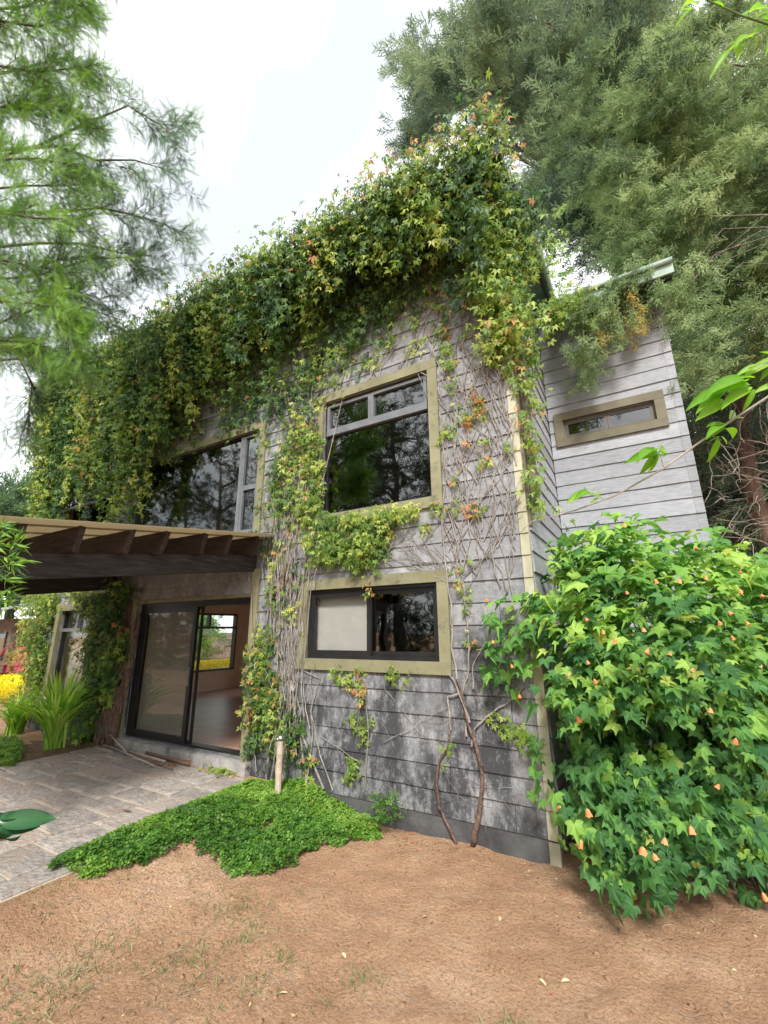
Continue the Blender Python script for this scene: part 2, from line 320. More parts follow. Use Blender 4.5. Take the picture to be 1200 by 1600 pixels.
def palmate_leaf():
    ang = [-150, -128, -105, -85, -62, -52, -40, -20, -10, 0, 10, 20, 40, 52, 62, 85, 105, 128, 150]
    rad = [.36, .50, .68, .50, .66, .90, .66, .60, .84, 1.12, .84, .60, .66, .90, .66, .50, .68, .50, .36]
    v = [(0, 0, 0)]; f = []
    for a, r_ in zip(ang, rad):
        x = math.sin(R(a)) * r_; y = math.cos(R(a)) * r_; v.append((x, y, -.34 * r_ * r_ + .10 * (r_ < .75) * r_ + .10 * abs(x)))
    for i in range(1, len(ang)): f.append((0, i + 1, i))
    return tri_template(v, f)
def merge_templates(parts):
    V = []; F = []; n = 0
    for v, f in parts: V.append(v); F.append(f + n); n += len(v)
    return np.vstack(V), np.vstack(F)
def plume(seed, nb=14, per=6, length=1.0):
    r_ = random.Random(seed); v = []; f = []
    for i in range(nb):
        t = (i + .5) / nb; base = Vector((0.04 * math.sin(t * 5), t * .8, .05 * math.cos(t * 4)))
        an = i * 2.4 + r_.uniform(-.4, .4); d = Vector((math.cos(an) * .8, .75, math.sin(an) * .55)).normalized(); bl = (.42 * (1 - .6 * t) + .08) * r_.uniform(.8, 1.2)
        for k in range(per):
            q = base + d * bl * (k / per); dd = (d + Vector((r_.uniform(-.9, .9), r_.uniform(-.2, .9), r_.uniform(-.9, .9)))).normalized(); ln = r_.uniform(.10, .17)
            sd_ = dd.cross(Vector((r_.uniform(-1, 1), r_.uniform(-1, 1), r_.uniform(-1, 1)))).normalized() * .024; n = len(v)
            v += [tuple(q - sd_), tuple(q + sd_), tuple(q + dd * ln)]; f.append((n, n + 1, n + 2))
    return tri_template(v, f)
def frond(seed, pairs=13, ll=.2, lw=.028, droop=.3):
    r_ = random.Random(seed); v = []; f = []
    for i in range(pairs):
        t = (i + 1) / pairs; z = -droop * t * t
        for s_ in (-1, 1):
            L_ = ll * math.sin(math.pi * (.15 + .8 * t)) * r_.uniform(.85, 1.1); n = len(v)
            v += [(0, t - lw, z), (0, t + lw, z), (s_ * L_, t + L_ * .45, z - L_ * .15)]; f.append((n, n + 1, n + 2))
    n = len(v); v += [(-.008, 0, 0), (.008, 0, 0), (0, 1.0, -droop)]; f.append((n, n + 1, n + 2))
    return tri_template(v, f)
def norm(a): return a / np.maximum(np.linalg.norm(a, axis=1, keepdims=True), 1e-9)
def scatter(name, T, pos, nrm, tip, scale, tint, mat, parent=None, kind='stuff', label=None):
    v, f = T; n = len(pos); m = len(v)
    Y = norm(tip); Z = nrm - (nrm * Y).sum(1, keepdims=True) * Y; Z = norm(Z); X = np.cross(Y, Z); s_ = np.asarray(scale).reshape(-1, 1, 1)
    V = pos[:, None, :] + s_ * (v[None, :, 0:1] * X[:, None, :] + v[None, :, 1:2] * Y[:, None, :] + v[None, :, 2:3] * Z[:, None, :])
    F = (f[None, :, :] + (np.arange(n) * m)[:, None, None]).reshape(-1, 3)
    me = bpy.data.meshes.new(name); me.vertices.add(n * m); me.vertices.foreach_set('co', V.astype(np.float32).ravel())
    me.loops.add(F.size); me.loops.foreach_set('vertex_index', F.astype(np.int32).ravel()); me.polygons.add(len(F))
    me.polygons.foreach_set('loop_start', (np.arange(len(F)) * 3).astype(np.int32)); me.update(calc_edges=True)
    at = me.attributes.new('tint', 'FLOAT_COLOR', 'POINT'); c = np.ones((n, 4), np.float32); c[:, :tint.shape[1]] = tint
    at.data.foreach_set('color', np.repeat(c, m, axis=0).ravel())
    o = link(name, me, mat, parent)
    if kind: o['kind'] = kind
    if label: o['label'] = label
    return o
def inpoly(x, y, P):
    c = np.zeros(len(x), bool); j = len(P) - 1
    for i in range(len(P)):
        xi, yi = P[i]; xj, yj = P[j]; k = ((yi > y) != (yj > y)) & (x < (xj - xi) * (y - yi) / ((yj - yi) + 1e-12) + xi); c ^= k; j = i
    return c
def sample_poly(P, n):
    P = np.array(P, float); lo = P.min(0); hi = P.max(0); out_ = np.zeros((0, 2))
    while len(out_) < n:
        q = rng.uniform(lo, hi, (n * 3, 2)); out_ = np.vstack([out_, q[inpoly(q[:, 0], q[:, 1], P)]])
    return out_[:n]
def rays(xy): return FWD * FPX + RGT * (xy[:, 0:1] - 600) + UPV * (800 - xy[:, 1:2])
def on_many(xy, ax, val): d = rays(xy); return EYE + d * ((val - EYE[ax]) / d[:, ax:ax + 1])
def dep_many(xy, depth): return EYE + rays(xy) / FPX * np.asarray(depth).reshape(-1, 1)
CREEP = creeper_leaf(); CREEP2 = creeper_leaf2(); PALM = palmate_leaf(); PL1 = plume(3); PL2 = plume(9); FR = frond(2); LEAF = tri_template(*strip_leaf(4, .2, .2, .05)); BLADE = tri_template(*strip_leaf(2, .22, .1, .04))

# ------------------------------------------------------------------ ground
FY = 4.392                                   # face of the front wall
XR = -0.895                                  # right corner of the front wall
PZ = 0.20                                    # patio level
def vnoise(x, y, s, seed=0):
    r_ = np.random.default_rng(seed); g = r_.random((64, 64)); x = x / s; y = y / s; xi = np.floor(x).astype(int); yi = np.floor(y).astype(int)
    fx = x - xi; fy = y - yi; fx = fx * fx * (3 - 2 * fx); fy = fy * fy * (3 - 2 * fy)
    a = g[xi % 64, yi % 64]; b = g[(xi + 1) % 64, yi % 64]; c = g[xi % 64, (yi + 1) % 64]; d = g[(xi + 1) % 64, (yi + 1) % 64]
    return (a * (1 - fx) + b * fx) * (1 - fy) + (c * (1 - fx) + d * fx) * fy - .5
def ground_z(x, y):
    x = np.asarray(x, float); y = np.asarray(y, float)
    t = np.clip((-2.9 - x) / 1.0, 0, 1); z = .186 * t * t * (3 - 2 * t)
    t2 = np.clip((y - 5.2) / 2.2, 0, 1) * np.clip((x - .2) / .8, 0, 1); z = z + .22 * t2 * t2
    fade = np.clip((x + 4.0) / .4, 0, 1) * .9 + .1
    return z + fade * (.05 * vnoise(x, y, .9, 1) + .028 * vnoise(x, y, .23, 2) + .018 * vnoise(x, y, .08, 3))
def grid(name, x0, x1, y0, y1, nx, ny, mat, kind='structure', hole=None, zoff=0):
    xs = np.linspace(x0, x1, nx); ys = np.linspace(y0, y1, ny); X, Y = np.meshgrid(xs, ys, indexing='ij'); Z = ground_z(X, Y) + zoff
    v = np.stack([X, Y, Z], -1).reshape(-1, 3); f = []
    for i in range(nx - 1):
        for j in range(ny - 1):
            if hole and hole[0] <= xs[i] and xs[i + 1] <= hole[1] and hole[2] <= ys[j] and ys[j + 1] <= hole[3]: continue
            a = i * ny + j; f.append((a, a + ny, a + ny + 1, a + 1))
    me = bpy.data.meshes.new(name); me.from_pydata(v.tolist(), [], f); me.update(); me.polygons.foreach_set('use_smooth', [True] * len(me.polygons))
    return tag(link(name, me, mat), kind=kind)
# one continuous ground sheet: fine near the camera, coarse out to the horizon
def ground():
    xs = np.concatenate([[-300, -120, -60, -34], np.linspace(-22, -5, 35)[:-1], np.linspace(-5, 2.5, 240), np.linspace(2.5, 12, 20)[1:], [24, 60, 120, 300]])
    ys = np.concatenate([[-300, -120, -50, -20, -8, -3, -1], np.linspace(-.2, 5.2, 170), np.linspace(5.2, 16, 30)[1:], [24, 40, 80, 150, 300]])
    X, Y = np.meshgrid(xs, ys, indexing='ij'); far = np.maximum(np.abs(X), np.abs(Y)) > 22
    Z = np.where(far, .05, ground_z(X, Y)); ny = len(ys); nx = len(xs)
    v = np.stack([X, Y, Z], -1).reshape(-1, 3)
    I, J = np.meshgrid(np.arange(nx - 1), np.arange(ny - 1), indexing='ij'); a = (I * ny + J).ravel(); f = np.stack([a, a + ny, a + ny + 1, a + 1], 1)
    me = bpy.data.meshes.new('ground'); me.from_pydata(v.tolist(), [], f.tolist()); me.update(); me.polygons.foreach_set('use_smooth', [True] * len(me.polygons))
    return tag(link('ground', me, m_soil), kind='structure')
ground()
# patio: mortar bed and separate stones
patio = thing('patio', None, None, (-5.8, 2.5, 0), kind='structure')
PX0, PX1, PY0, PY1 = -7.75, -3.95, -.6, 4.25
box_part('mortar_bed', m_mortar, patio, PX0, PX1, PY0, PY1, -.1, PZ - .012)
def stone_mesh(wx, wy, h, seed):
    r_ = random.Random(seed); v = []; f = []; j = lambda a: a + r_.uniform(-.006, .006)
    ring = [(-.5, -.5), (-.2, -.5), (.2, -.5), (.5, -.5), (.5, 0), (.5, .5), (.2, .5), (-.2, .5), (-.5, .5), (-.5, 0)]
    for z, ins in ((-h, 0), (-.008, 0), (0, .012)):
        for a, b in ring: v.append((j(a * (wx - ins * 2)), j(b * (wy - ins * 2)), z + (r_.uniform(-.002, .002) if z == 0 else 0)))
    n = len(ring)
    for q in range(2):
        for k in range(n): f.append((q * n + k, q * n + (k + 1) % n, (q + 1) * n + (k + 1) % n, (q + 1) * n + k))
    v.append((0, 0, .003)); c = len(v) - 1
    for k in range(n): f.append((2 * n + k, 2 * n + (k + 1) % n, c))
    me = bpy.data.meshes.new('stone'); me.from_pydata(v, [], f); me.update(); return me
x = PX0 + .02; k = 0
while x < PX1 - .1:
    wx = random.choice([.52, .58, .62]); wx = min(wx, PX1 - x - .01); y = PY0 + random.uniform(-.3, 0)
    while y < PY1 - .08:
        wy = random.choice([.32, .36, .40, .46]); y0 = max(y, PY0); y1 = min(y + wy, PY1)
        if y1 - y0 > .1:
            me = stone_mesh(wx - .028, y1 - y0 - .028, .05, k); o = link('stone', me, m_stone, patio, True); k += 1
            o.location = (x + wx / 2 + 5.8, (y0 + y1) / 2 - 2.5, PZ + random.uniform(-.003, .005)); o.rotation_euler = (random.uniform(-.004, .004), random.uniform(-.004, .004), random.uniform(-.012, .012))
        y += wy
    x += wx

# ------------------------------------------------------------------ the house
house = thing('house', 'two storey grey clapboard house half covered in creeper', 'house', (-5.8, 8.0, 0))
HX0, HX1, HY1, HZ = XR - 9.95, XR, 12.5, 7.05
# openings in the front wall: X0, X1, Z0, Z1 (inside of the trim)
def rect(tl, br): a = on(*tl, 1, FY); b = on(*br, 1, FY); return a[0], b[0], b[2], a[2]
a = on(505, 640, 1, FY); b = on(677, 777, 1, FY); c_ = on(669, 580, 1, FY)
W1 = (-3.50, (b[0] + c_[0]) / 2, b[2], c_[2])
a = on(481, 1000, 1, FY); b = on(690, 1034, 1, FY); c_ = on(684, 909.5, 1, FY)
W2 = (a[0], (b[0] + c_[0]) / 2, b[2], c_[2])
a = on(409, 828, 1, FY); b = on(400, 674, 1, FY)
W3 = (-7.9, -4.72, 3.28, b[2])
W4 = (-11.0 + .75, -8.55, 3.35, on(180, 752, 1, FY)[2])
W5 = (on(97, 970, 1, FY)[0] + .0, -8.7, on(140, 1092, 1, FY)[2], on(100, 955, 1, FY)[2])
DR = (-7.32, -4.66, .36, 2.37)
HOLES = [W1, W2, W3, W4, W5, DR]
def sub(rects, h):
    o_ = []
    for (x0, x1, z0, z1) in rects:
        if h[0] >= x1 or h[1] <= x0 or h[2] >= z1 or h[3] <= z0: o_.append((x0, x1, z0, z1)); continue
        a0, a1 = max(x0, h[0]), min(x1, h[1])
        if x0 < a0: o_.append((x0, a0, z0, z1))
        if a1 < x1: o_.append((a1, x1, z0, z1))
        if z0 < h[2]: o_.append((a0, a1, z0, h[2]))
        if h[3] < z1: o_.append((a0, a1, h[3], z1))
    return o_
rs = [(HX0, HX1 - .03, .0, HZ)]
for h in HOLES: rs = sub(rs, h)
mb = MB()
for r_ in rs: mb.box(r_[0], r_[1], FY + .025, FY + .15, r_[2], r_[3])
mb.box(HX1 - .15, HX1 - .025, FY + .151, 6.7, 0, HZ)                       # recess wall
WW = (on(881, 672, 1, 6.53)[0], on(1024, 640, 1, 6.53)[0], on(881.5, 687, 1, 6.53)[2], on(878, 659, 1, 6.53)[2])
for r_ in sub([(HX1 - .024, .78, 0, 6.75)], WW): mb.box(r_[0], r_[1], 6.56, 6.70, r_[2], r_[3])   # wing front wall
mb.box(.66, .78, 6.701, HY1, 0, 6.7)
mb.box(HX0, -9.9, HY1, HY1 + .15, 0, 6.7); mb.box(-5.0, .66, HY1, HY1 + .15, 0, 6.7); mb.box(-9.9, -5.0, HY1, HY1 + .15, 2.6, 6.7)  # unseen gap in the back wall, added to brighten the room
LW = (7.9, 9.45, .86, 2.42)                                           # window in the left end wall: Y0,Y1,Z0,Z1
for r_ in sub([(FY + .151, HY1, 0, HZ)], LW): mb.box(HX0, HX0 + .15, r_[0], r_[1], r_[2], r_[3])
mb.build('wall', m_concrete, house)
box_part('foundation', m_found, house, HX0 - .01, HX1 - .02, FY - .012, FY + .02, -.2, .34)
# siding boards (wedge shaped, lapped), one object each
def board(axis, a0, a1, z0, z1, zr0, ex, face, mat, sgn=1):
    """axis 'x': board runs along X on a wall facing -Y; axis 'y': along Y on a wall facing +X"""
    t = lambda z: .024 - .016 * ((z - zr0) / ex)
    zz_ok = True; e = random.uniform(-.002, .002); ln = a1 - a0; hh = z1 - z0; c0 = (a0 + a1) / 2
    P = []
    for a in (-ln / 2, ln / 2):
        for inn in (0, 1):
            for z in (z0, z1):
                off = .02 if inn else -(t(z) - .022) * 1.0 - .022 + e
                P.append((a, off, z - z0) if axis == 'x' else (-off, a, z - z0))
    # lapped board with a slightly wavy, chipped lower edge
    K = max(2, min(7, int(ln / .22))); V = []; F = []
    for i in range(K + 1):
        a = -ln / 2 + ln * i / K; dz = random.uniform(-.0025, .0035) if zz_ok else 0; do = random.uniform(-.0015, .0015)
        for inn, z in ((0, z0), (0, z1), (1, z1), (1, z0)):
            off = .02 if inn else -(t(z) - .022) * 1.0 - .022 + e + do; zz = z - z0 + (dz if z == z0 else 0)
            V.append((a, off, zz) if axis == 'x' else (-off, a, zz))
    for i in range(K):
        q = 4 * i
        for k in range(4): F.append((q + k, q + (k + 1) % 4, q + 4 + (k + 1) % 4, q + 4 + k))
    F += [(3, 2, 1, 0), (4 * K, 4 * K + 1, 4 * K + 2, 4 * K + 3)]
    me = bpy.data.meshes.new('siding_board'); me.from_pydata(V, [], F); me.update()
    o = link('siding_board', me, mat, house, True)
    w_ = (c0, face, z0) if axis == 'x' else (face, c0, z0)
    o.location = (w_[0] + 5.8, w_[1] - 8.0, w_[2]); o.rotation_euler = (0, random.uniform(-.0009, .0009) if axis == 'x' else 0, 0)
    return o
EX = .2195
joints_seed = random.Random(3)
zk = .19; row = 0
while zk < HZ - .1:
    z1 = min(zk + EX + .012, HZ); x1 = HX1 - .085 if True else HX1
    cuts = [HX0]; base = HX1 - [.32, .95, .65, 1.28][row % 4] + joints_seed.uniform(-.05, .05)
    xs_ = [x1]; q = base
    while q > HX0 + .5: xs_.append(q); q -= (1.24 if q > -4.8 and zk < 4.8 else 2.48)
    xs_.append(HX0)
    for i in range(len(xs_) - 1):
        rr = [(xs_[i + 1] + .003, xs_[i] - .003, zk, zk + EX - .0)]
        for h in HOLES: rr = sub(rr, h)
        for (a0, a1, z0, zz1) in rr:
            if a1 - a0 > .03 and zz1 - z0 > .015: board('x', a0, a1, z0, zz1, zk, EX, FY, m_side)
    zk += EX; row += 1
zk = 3.485 - .2095 * 17; row = 0
while zk < 6.7:
    if zk > .1:
        board('y', FY + .03, 6.53, zk, min(zk + .2095, 6.9), zk, .2095, HX1, m_wing)
        jx = [-.9, -.05, .35, -.4][row % 4] if row % 3 == 0 else None
        seg = [(HX1 + .028, .72)]
        rr = [(HX1 + .028, .72, zk, zk + .2095)]; rr = sub(rr, WW)
        for (a0, a1, z0, zz1) in rr:
            if zz1 - z0 > .015: board('x', a0, a1, z0, zz1, zk, .2095, 6.53, m_wing)
        board('x', .7215, .815, zk, zk + .2095, zk, .2095, 6.53, m_wing)
    zk += .2095; row += 1
# corner trim boards in lapped lengths
zk = -.05
tr = MB()
for i in range(34):
    z0 = -.05 + i * EX + (.02 if i else 0); z1 = z0 + EX
    tr.hexa([(x_, y_, z_) for x_ in (XR - .082, XR + .006) for y_, z_ in ((FY - .03 - .004, z0), (FY - .022, z1), (FY + .03, z0), (FY + .03, z1))])
tr.build('corner_board', m_corner, house)
box_part('corner_board_side', m_trimdk, house, XR + .0071, XR + .03, FY + .012, FY + .10, 2.9, 6.7)

# windows
def frame_boxes(x0, x1, z0, z1, y0, y1, w_):
    m_ = MB(); m_.box(x0, x1, y0, y1, z0, z0 + w_); m_.box(x0, x1, y0, y1, z1 - w_, z1); m_.box(x0, x0 + w_, y0, y1, z0 + w_, z1 - w_); m_.box(x1 - w_, x1, y0, y1, z0 + w_, z1 - w_); return m_
def trims(win, x0, x1, z0, z1, w_, mat, face=FY, proud=.05):
    y0, y1 = face - proud, face + .01
    box_part('trim_board', mat, win, x0 - w_, x1 + w_, y0, y1, z1, z1 + w_)
    box_part('trim_board', mat, win, x0 - w_, x1 + w_, y0 - .003, y1, z0 - w_, z0)
    box_part('trim_board', mat, win, x0 - w_, x0, y0 + .003, y1, z0, z1)
    box_part('trim_board', mat, win, x1, x1 + w_, y0 + .003, y1, z0, z1)
    box_part('reveal', mat, win, x0 - .03, x0 - .001, face + .0101, face + .14, z0, z1); box_part('reveal', mat, win, x1 + .001, x1 + .03, face + .0101, face + .14, z0, z1)
    box_part('reveal', mat, win, x0 - .03, x1 + .03, face + .0101, face + .14, z1 + .001, z1 + .03); box_part('reveal', mat, win, x0 - .03, x1 + .03, face + .0101, face + .14, z0 - .03, z0 - .001)
def win_part(label=None):
    o = bpy.data.objects.new('window', None); C.objects.link(o); o.parent = house
    if label: o['label'] = label
    return o
def wlink(win):   # window empties sit at the house origin, so part offsets resolve through both parents
    return win
def pane(win, x0, x1, z0, z1, y, mat): return box_part('pane', mat, win, x0, x1, y, y + .006, z0, z1)
# upper right window
x0, x1, z0, z1 = W1; win = win_part('upper window with two narrow transom lights over one wide pane')
trims(win, x0, x1, z0, z1, .125, m_trim)
frame_boxes(x0, x1, z0, z1, FY + .02, FY + .09, .035).build('frame', m_black, win)
zt = z1 - .47; xm = x0 + (x1 - x0) * .47
box_part('transom_bar', m_grey_al, win, x0 + .035, x1 - .035, FY + .0, FY + .07, zt - .03, zt + .03)
for (p, q) in ((x0 + .035, xm - .001), (xm + .001, x1 - .035)):
    frame_boxes(p, q, zt + .031, z1 - .036, FY + .005, FY + .06, .04).build('sash', m_grey_al, win); pane(win, p + .035, q - .035, zt + .06, z1 - .07, FY + .045, m_glassdk)
pane(win, x0 + .03, x1 - .03, z0 + .03, zt - .025, FY + .05, m_glassdk)
# lower right window
x0, x1, z0, z1 = W2; win = win_part('lower sliding window with a pale roller blind in its left half')
trims(win, x0, x1, z0, z1, .125, m_trim)
frame_boxes(x0, x1, z0, z1, FY + .0, FY + .10, .04).build('frame', m_black, win)
xm = x0 + (x1 - x0) * .50
frame_boxes(x0 + .0405, xm + .03, z0 + .0405, z1 - .0405, FY + .005, FY + .04, .055).build('sash', m_black, win)
frame_boxes(xm - .03, x1 - .0405, z0 + .0405, z1 - .0405, FY + .045, FY + .08, .05).build('sash', m_black, win)
pane(win, x0 + .09, xm - .02, z0 + .09, z1 - .09, FY + .02, m_glass); pane(win, xm + .01, x1 - .08, z0 + .08, z1 - .08, FY + .06, m_glassdk)
box_part('blind', m_blind, win, x0 + .02, xm, FY + .12, FY + .124, z0 + .02, z1 - .02)
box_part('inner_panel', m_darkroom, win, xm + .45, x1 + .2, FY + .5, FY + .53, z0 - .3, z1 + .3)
# wide window over the pergola
x0, x1, z0, z1 = W3; win = win_part('wide upper window behind the pergola roof, ivy across its left end')
trims(win, x0, x1, z0, z1, .12, m_trim)
frame_boxes(x0, x1, z0, z1, FY + .02, FY + .09, .035).build('frame', m_black, win)
xm = x1 - .42
box_part('mullion', m_grey_al, win, xm - .035, xm + .035, FY + .0, FY + .08, z0 + .036, z1 - .036)
frame_boxes(xm + .036, x1 - .036, z0 + .036, z0 + .75, FY + .005, FY + .06, .045).build('sash', m_grey_al, win)
frame_boxes(xm + .036, x1 - .036, z0 + .752, z1 - .036, FY + .005, FY + .06, .03).build('sash', m_grey_al, win)
pane(win, x0 + .03, xm - .03, z0 + .03, z1 - .03, FY + .05, m_glassdk); pane(win, xm + .06, x1 - .06, z0 + .06, z0 + .72, FY + .04, m_glassdk); pane(win, xm + .06, x1 - .06, z0 + .77, z1 - .06, FY + .04, m_glassdk)
# far upper window with an awning sash open
x0, x1, z0, z1 = W4; win = win_part('far upper window with its awning sash propped open')
trims(win, x0, x1, z0, z1, .11, m_trim)
frame_boxes(x0, x1, z0, z1, FY + .02, FY + .09, .04).build('frame', m_black, win)
pane(win, x0 + .03, x1 - .03, z0 + .03, z1 - .03, FY + .07, m_glassdk)
sa = MB(); L_ = .5; yy = -.26; zz = -.40
for (p, q) in (((x0 + .06, 0, 0), (x1 - .06, 0, 0)), ((x0 + .06, yy, zz), (x1 - .06, yy, zz)), ((x0 + .08, 0, 0), (x0 + .08, yy, zz)), ((x1 - .08, 0, 0), (x1 - .08, yy, zz))):
    sa.bar((p[0], FY - .02 + p[1], z1 - .09 + p[2]), (q[0], FY - .02 + q[1], z1 - .09 + q[2]), .05, .035, (0, -.8, .5))
sa.build('awning_sash', m_grey_al, win)
MB().hexa([(xx, FY - .02 + y_ + dy, z1 - .09 + z_) for xx in (x0 + .1, x1 - .1) for y_, z_ in ((yy * .05, zz * .05), (yy * .95, zz * .95)) for dy in (0, .006)]).build('pane', m_glassdk, win)
# lower left window, with sill
x0, x1, z0, z1 = W5; win = win_part('ground floor window left of the door with a curtain and a stone sill')
trims(win, x0, x1, z0, z1, .13, m_trim, proud=.07)
frame_boxes(x0, x1, z0, z1, FY + .03, FY + .10, .04).build('frame', m_black, win)
zt = z1 - .36; box_part('transom_bar', m_grey_al, win, x0 + .041, x1 - .041, FY + .01, FY + .08, zt - .03, zt + .03)
xm = x0 + .55; box_part('mullion', m_grey_al, win, xm - .025, xm + .025, FY + .012, FY + .082, zt + .031, z1 - .041)
pane(win, x0 + .03, x1 - .03, z0 + .03, zt - .03, FY + .06, m_glass); pane(win, x0 + .03, xm - .02, zt + .03, z1 - .03, FY + .06, m_glass); pane(win, xm + .02, x1 - .03, zt + .03, z1 - .03, FY + .06, m_glass)
cv = MB(); n = 40
for i in range(n):
    xa = x0 - .05 + (x1 - x0 + .1) * i / n; xb = x0 - .05 + (x1 - x0 + .1) * (i + 1) / n; ya = FY + .25 + .03 * math.sin(i * 1.3); yb = FY + .25 + .03 * math.sin((i + 1) * 1.3); b_ = len(cv.v)
    cv.v += [(xa, ya, z0 - .1), (xb, yb, z0 - .1), (xb, yb, z1 + .1), (xa, ya, z1 + .1)]; cv.f.append((b_, b_ + 1, b_ + 2, b_ + 3))
cv.build('curtain', m_screen, win)
box_part('sill', m_concrete, win, x0 - .12, x1 + .18, FY - .16, FY - .074, z0 - .19, z0 - .04)
# wing window
x0, x1, z0, z1 = WW; win = win_part('small wide window high on the wing')
trims(win, x0, x1, z0, z1, .12, m_trimdk, face=6.53, proud=.05)
frame_boxes(x0, x1, z0, z1, 6.55, 6.61, .03).build('frame', m_trimdk, win)
xm = (x0 + x1) / 2
for (p, q) in ((x0 + .031, xm - .002), (xm + .002, x1 - .031)):
    frame_boxes(p, q, z0 + .031, z1 - .031, 6.545, 6.60, .032).build('sash', surf('taupe_sash', (.10, .085, .08), (.13, .115, .105), 4, .5), win); pane(win, p + .03, q - .03, z0 + .055, z1 - .055, 6.56, m_glassdk)

# sliding door
door = bpy.data.objects.new('sliding_door', None); C.objects.link(door); door.parent = house; door['label'] = 'black framed sliding patio door standing half open'
x0, x1, z0, z1 = DR
fr = MB(); fr.box(x0, x0 + .08, FY + .03, FY + .15, z0, z1); fr.box(x1 - .05, x1, FY + .03, FY + .15, z0, z1); fr.box(x0 + .08, x1 - .05, FY + .03, FY + .15, z1 - .09, z1); fr.box(x0 + .08, x1 - .05, FY + .03, FY + .15, z0, z0 + .03)
fr.build('frame', m_black, door)
xm = on(300, 1050, 1, FY + .06)[0]
frame_boxes(x0 + .0805, xm, z0 + .031, z1 - .091, FY + .04, FY + .075, .07).build('sliding_panel', m_black, door)
frame_boxes(xm - .06, xm + .08, z0 + .031, z1 - .091, FY + .08, FY + .115, .03).build('meeting_stile', m_black, door)
box_part('pane', glassmat('door_glass', (.92, .92, .90), .05), door, x0 + .13, xm - .05, FY + .055, FY + .061, z0 + .08, z1 - .14)
sh = box_part('insect_screen', m_blind, door, x0 + .16, xm - .08, FY + .10, FY + .102, z0 + .06, z1 - .12)
scr, t_, b_ = nmat('grey_insect_screen'); tp_ = t_.nodes.new('ShaderNodeBsdfTransparent'); ms_ = t_.nodes.new('ShaderNodeMixShader'); ms_.inputs[0].default_value = .72; b_.inputs['Base Color'].default_value = (.36, .34, .31, 1); b_.inputs['Roughness'].default_value = .9
t_.links.new(tp_.outputs[0], ms_.inputs[1]); t_.links.new(b_.outputs[0], ms_.inputs[2]); t_.links.new(ms_.outputs[0], t_.nodes['Material Output'].inputs['Surface'])
sh.data.materials.clear(); sh.data.materials.append(scr)
box_part('handle', m_grey_al, door, xm - .045, xm - .025, FY + .015, FY + .0395, 1.15, 1.40)
box_part('threshold', m_concrete, house, x0 - .15, x1 + .15, FY - .10, FY + .15, .02, .335)
box_part('door_track', m_grey_al, door, x0, x1, FY - .02, FY + .0295, .336, .358)
box_part('door_jamb_board', m_trim, house, x1 + .001, x1 + .12, FY - .06, FY + .01, .10, 2.75)
box_part('door_jamb_board', m_trim, house, x0 - .12, x0 - .001, FY - .06, FY + .01, .10, 2.45)
box_part('door_head_board', m_trim, house, x0 - .0, x1, FY - .035, FY + .01, z1, z1 + .05)

# room behind the door
RZ = .345; CZ = 2.75
box_part('room_floor', m_tile, house, HX0 + .15, HX1 - .16, FY + .151, 12.3, RZ - .1, RZ)
box_part('room_ceiling', m_white, house, HX0 + .15, HX1 - .16, FY + .151, 12.3, CZ, CZ + .1)
BY = 10.14
rw = MB(); rw.box(HX0 + .151, HX0 + .17, FY + .152, LW[0], RZ, CZ); rw.box(HX0 + .151, HX0 + .17, LW[1], BY, RZ, CZ); rw.box(HX0 + .151, HX0 + .17, LW[0], LW[1], RZ, LW[2]); rw.box(HX0 + .151, HX0 + .17, LW[0], LW[1], LW[3], CZ)
rw.box(HX0 + .36, -9.9, BY, BY + .1, RZ, CZ); rw.box(-5.0, -4.2, BY, BY + .1, RZ, CZ); rw.box(-9.9, -5.0, BY, BY + .1, 2.55, CZ)  # wide gap here too, added to let daylight in from behind
pe = on(383, 1087, 2, RZ)
rw.box(pe[0], pe[0] + 1.2, pe[1], pe[1] + .12, RZ, CZ)
rw.box(-4.45, -4.35, FY + .16, pe[1], RZ, CZ)
rw.build('room_wall', m_peach, house)
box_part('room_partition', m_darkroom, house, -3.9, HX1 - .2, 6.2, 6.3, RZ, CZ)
win = win_part('window in the far end wall seen through the open door')
def frame_y(y0, y1, z0, z1, x0, x1, w_):
    m_ = MB(); m_.box(x0, x1, y0, y1, z0, z0 + w_); m_.box(x0, x1, y0, y1, z1 - w_, z1); m_.box(x0, x1, y0, y0 + w_, z0 + w_, z1 - w_); m_.box(x0, x1, y1 - w_, y1, z0 + w_, z1 - w_); return m_
frame_y(LW[0], LW[1], LW[2], LW[3], HX0 + .05, HX0 + .19, .05).build('frame', m_black, win)
box_part('transom_bar', m_black, win, HX0 + .06, HX0 + .18, LW[0] + .05, LW[1] - .05, 2.0, 2.06)
box_part('mullion', m_black, win, HX0 + .06, HX0 + .18, 8.45, 8.52, 2.061, LW[3] - .05)
pane_o = box_part('pane', glassmat('clear_glass', (.9, .92, .9), .05), win, HX0 + .1, HX0 + .106, LW[0] + .05, LW[1] - .05, LW[2] + .05, LW[3] - .05)
# upper floor (dark rooms behind the glass)
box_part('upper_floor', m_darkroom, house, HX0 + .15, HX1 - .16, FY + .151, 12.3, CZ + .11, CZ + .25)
box_part('upper_room_wall', m_darkroom, house, HX0 + .15, HX1 - .16, 7.5, 7.6, CZ + .26, 6.9)

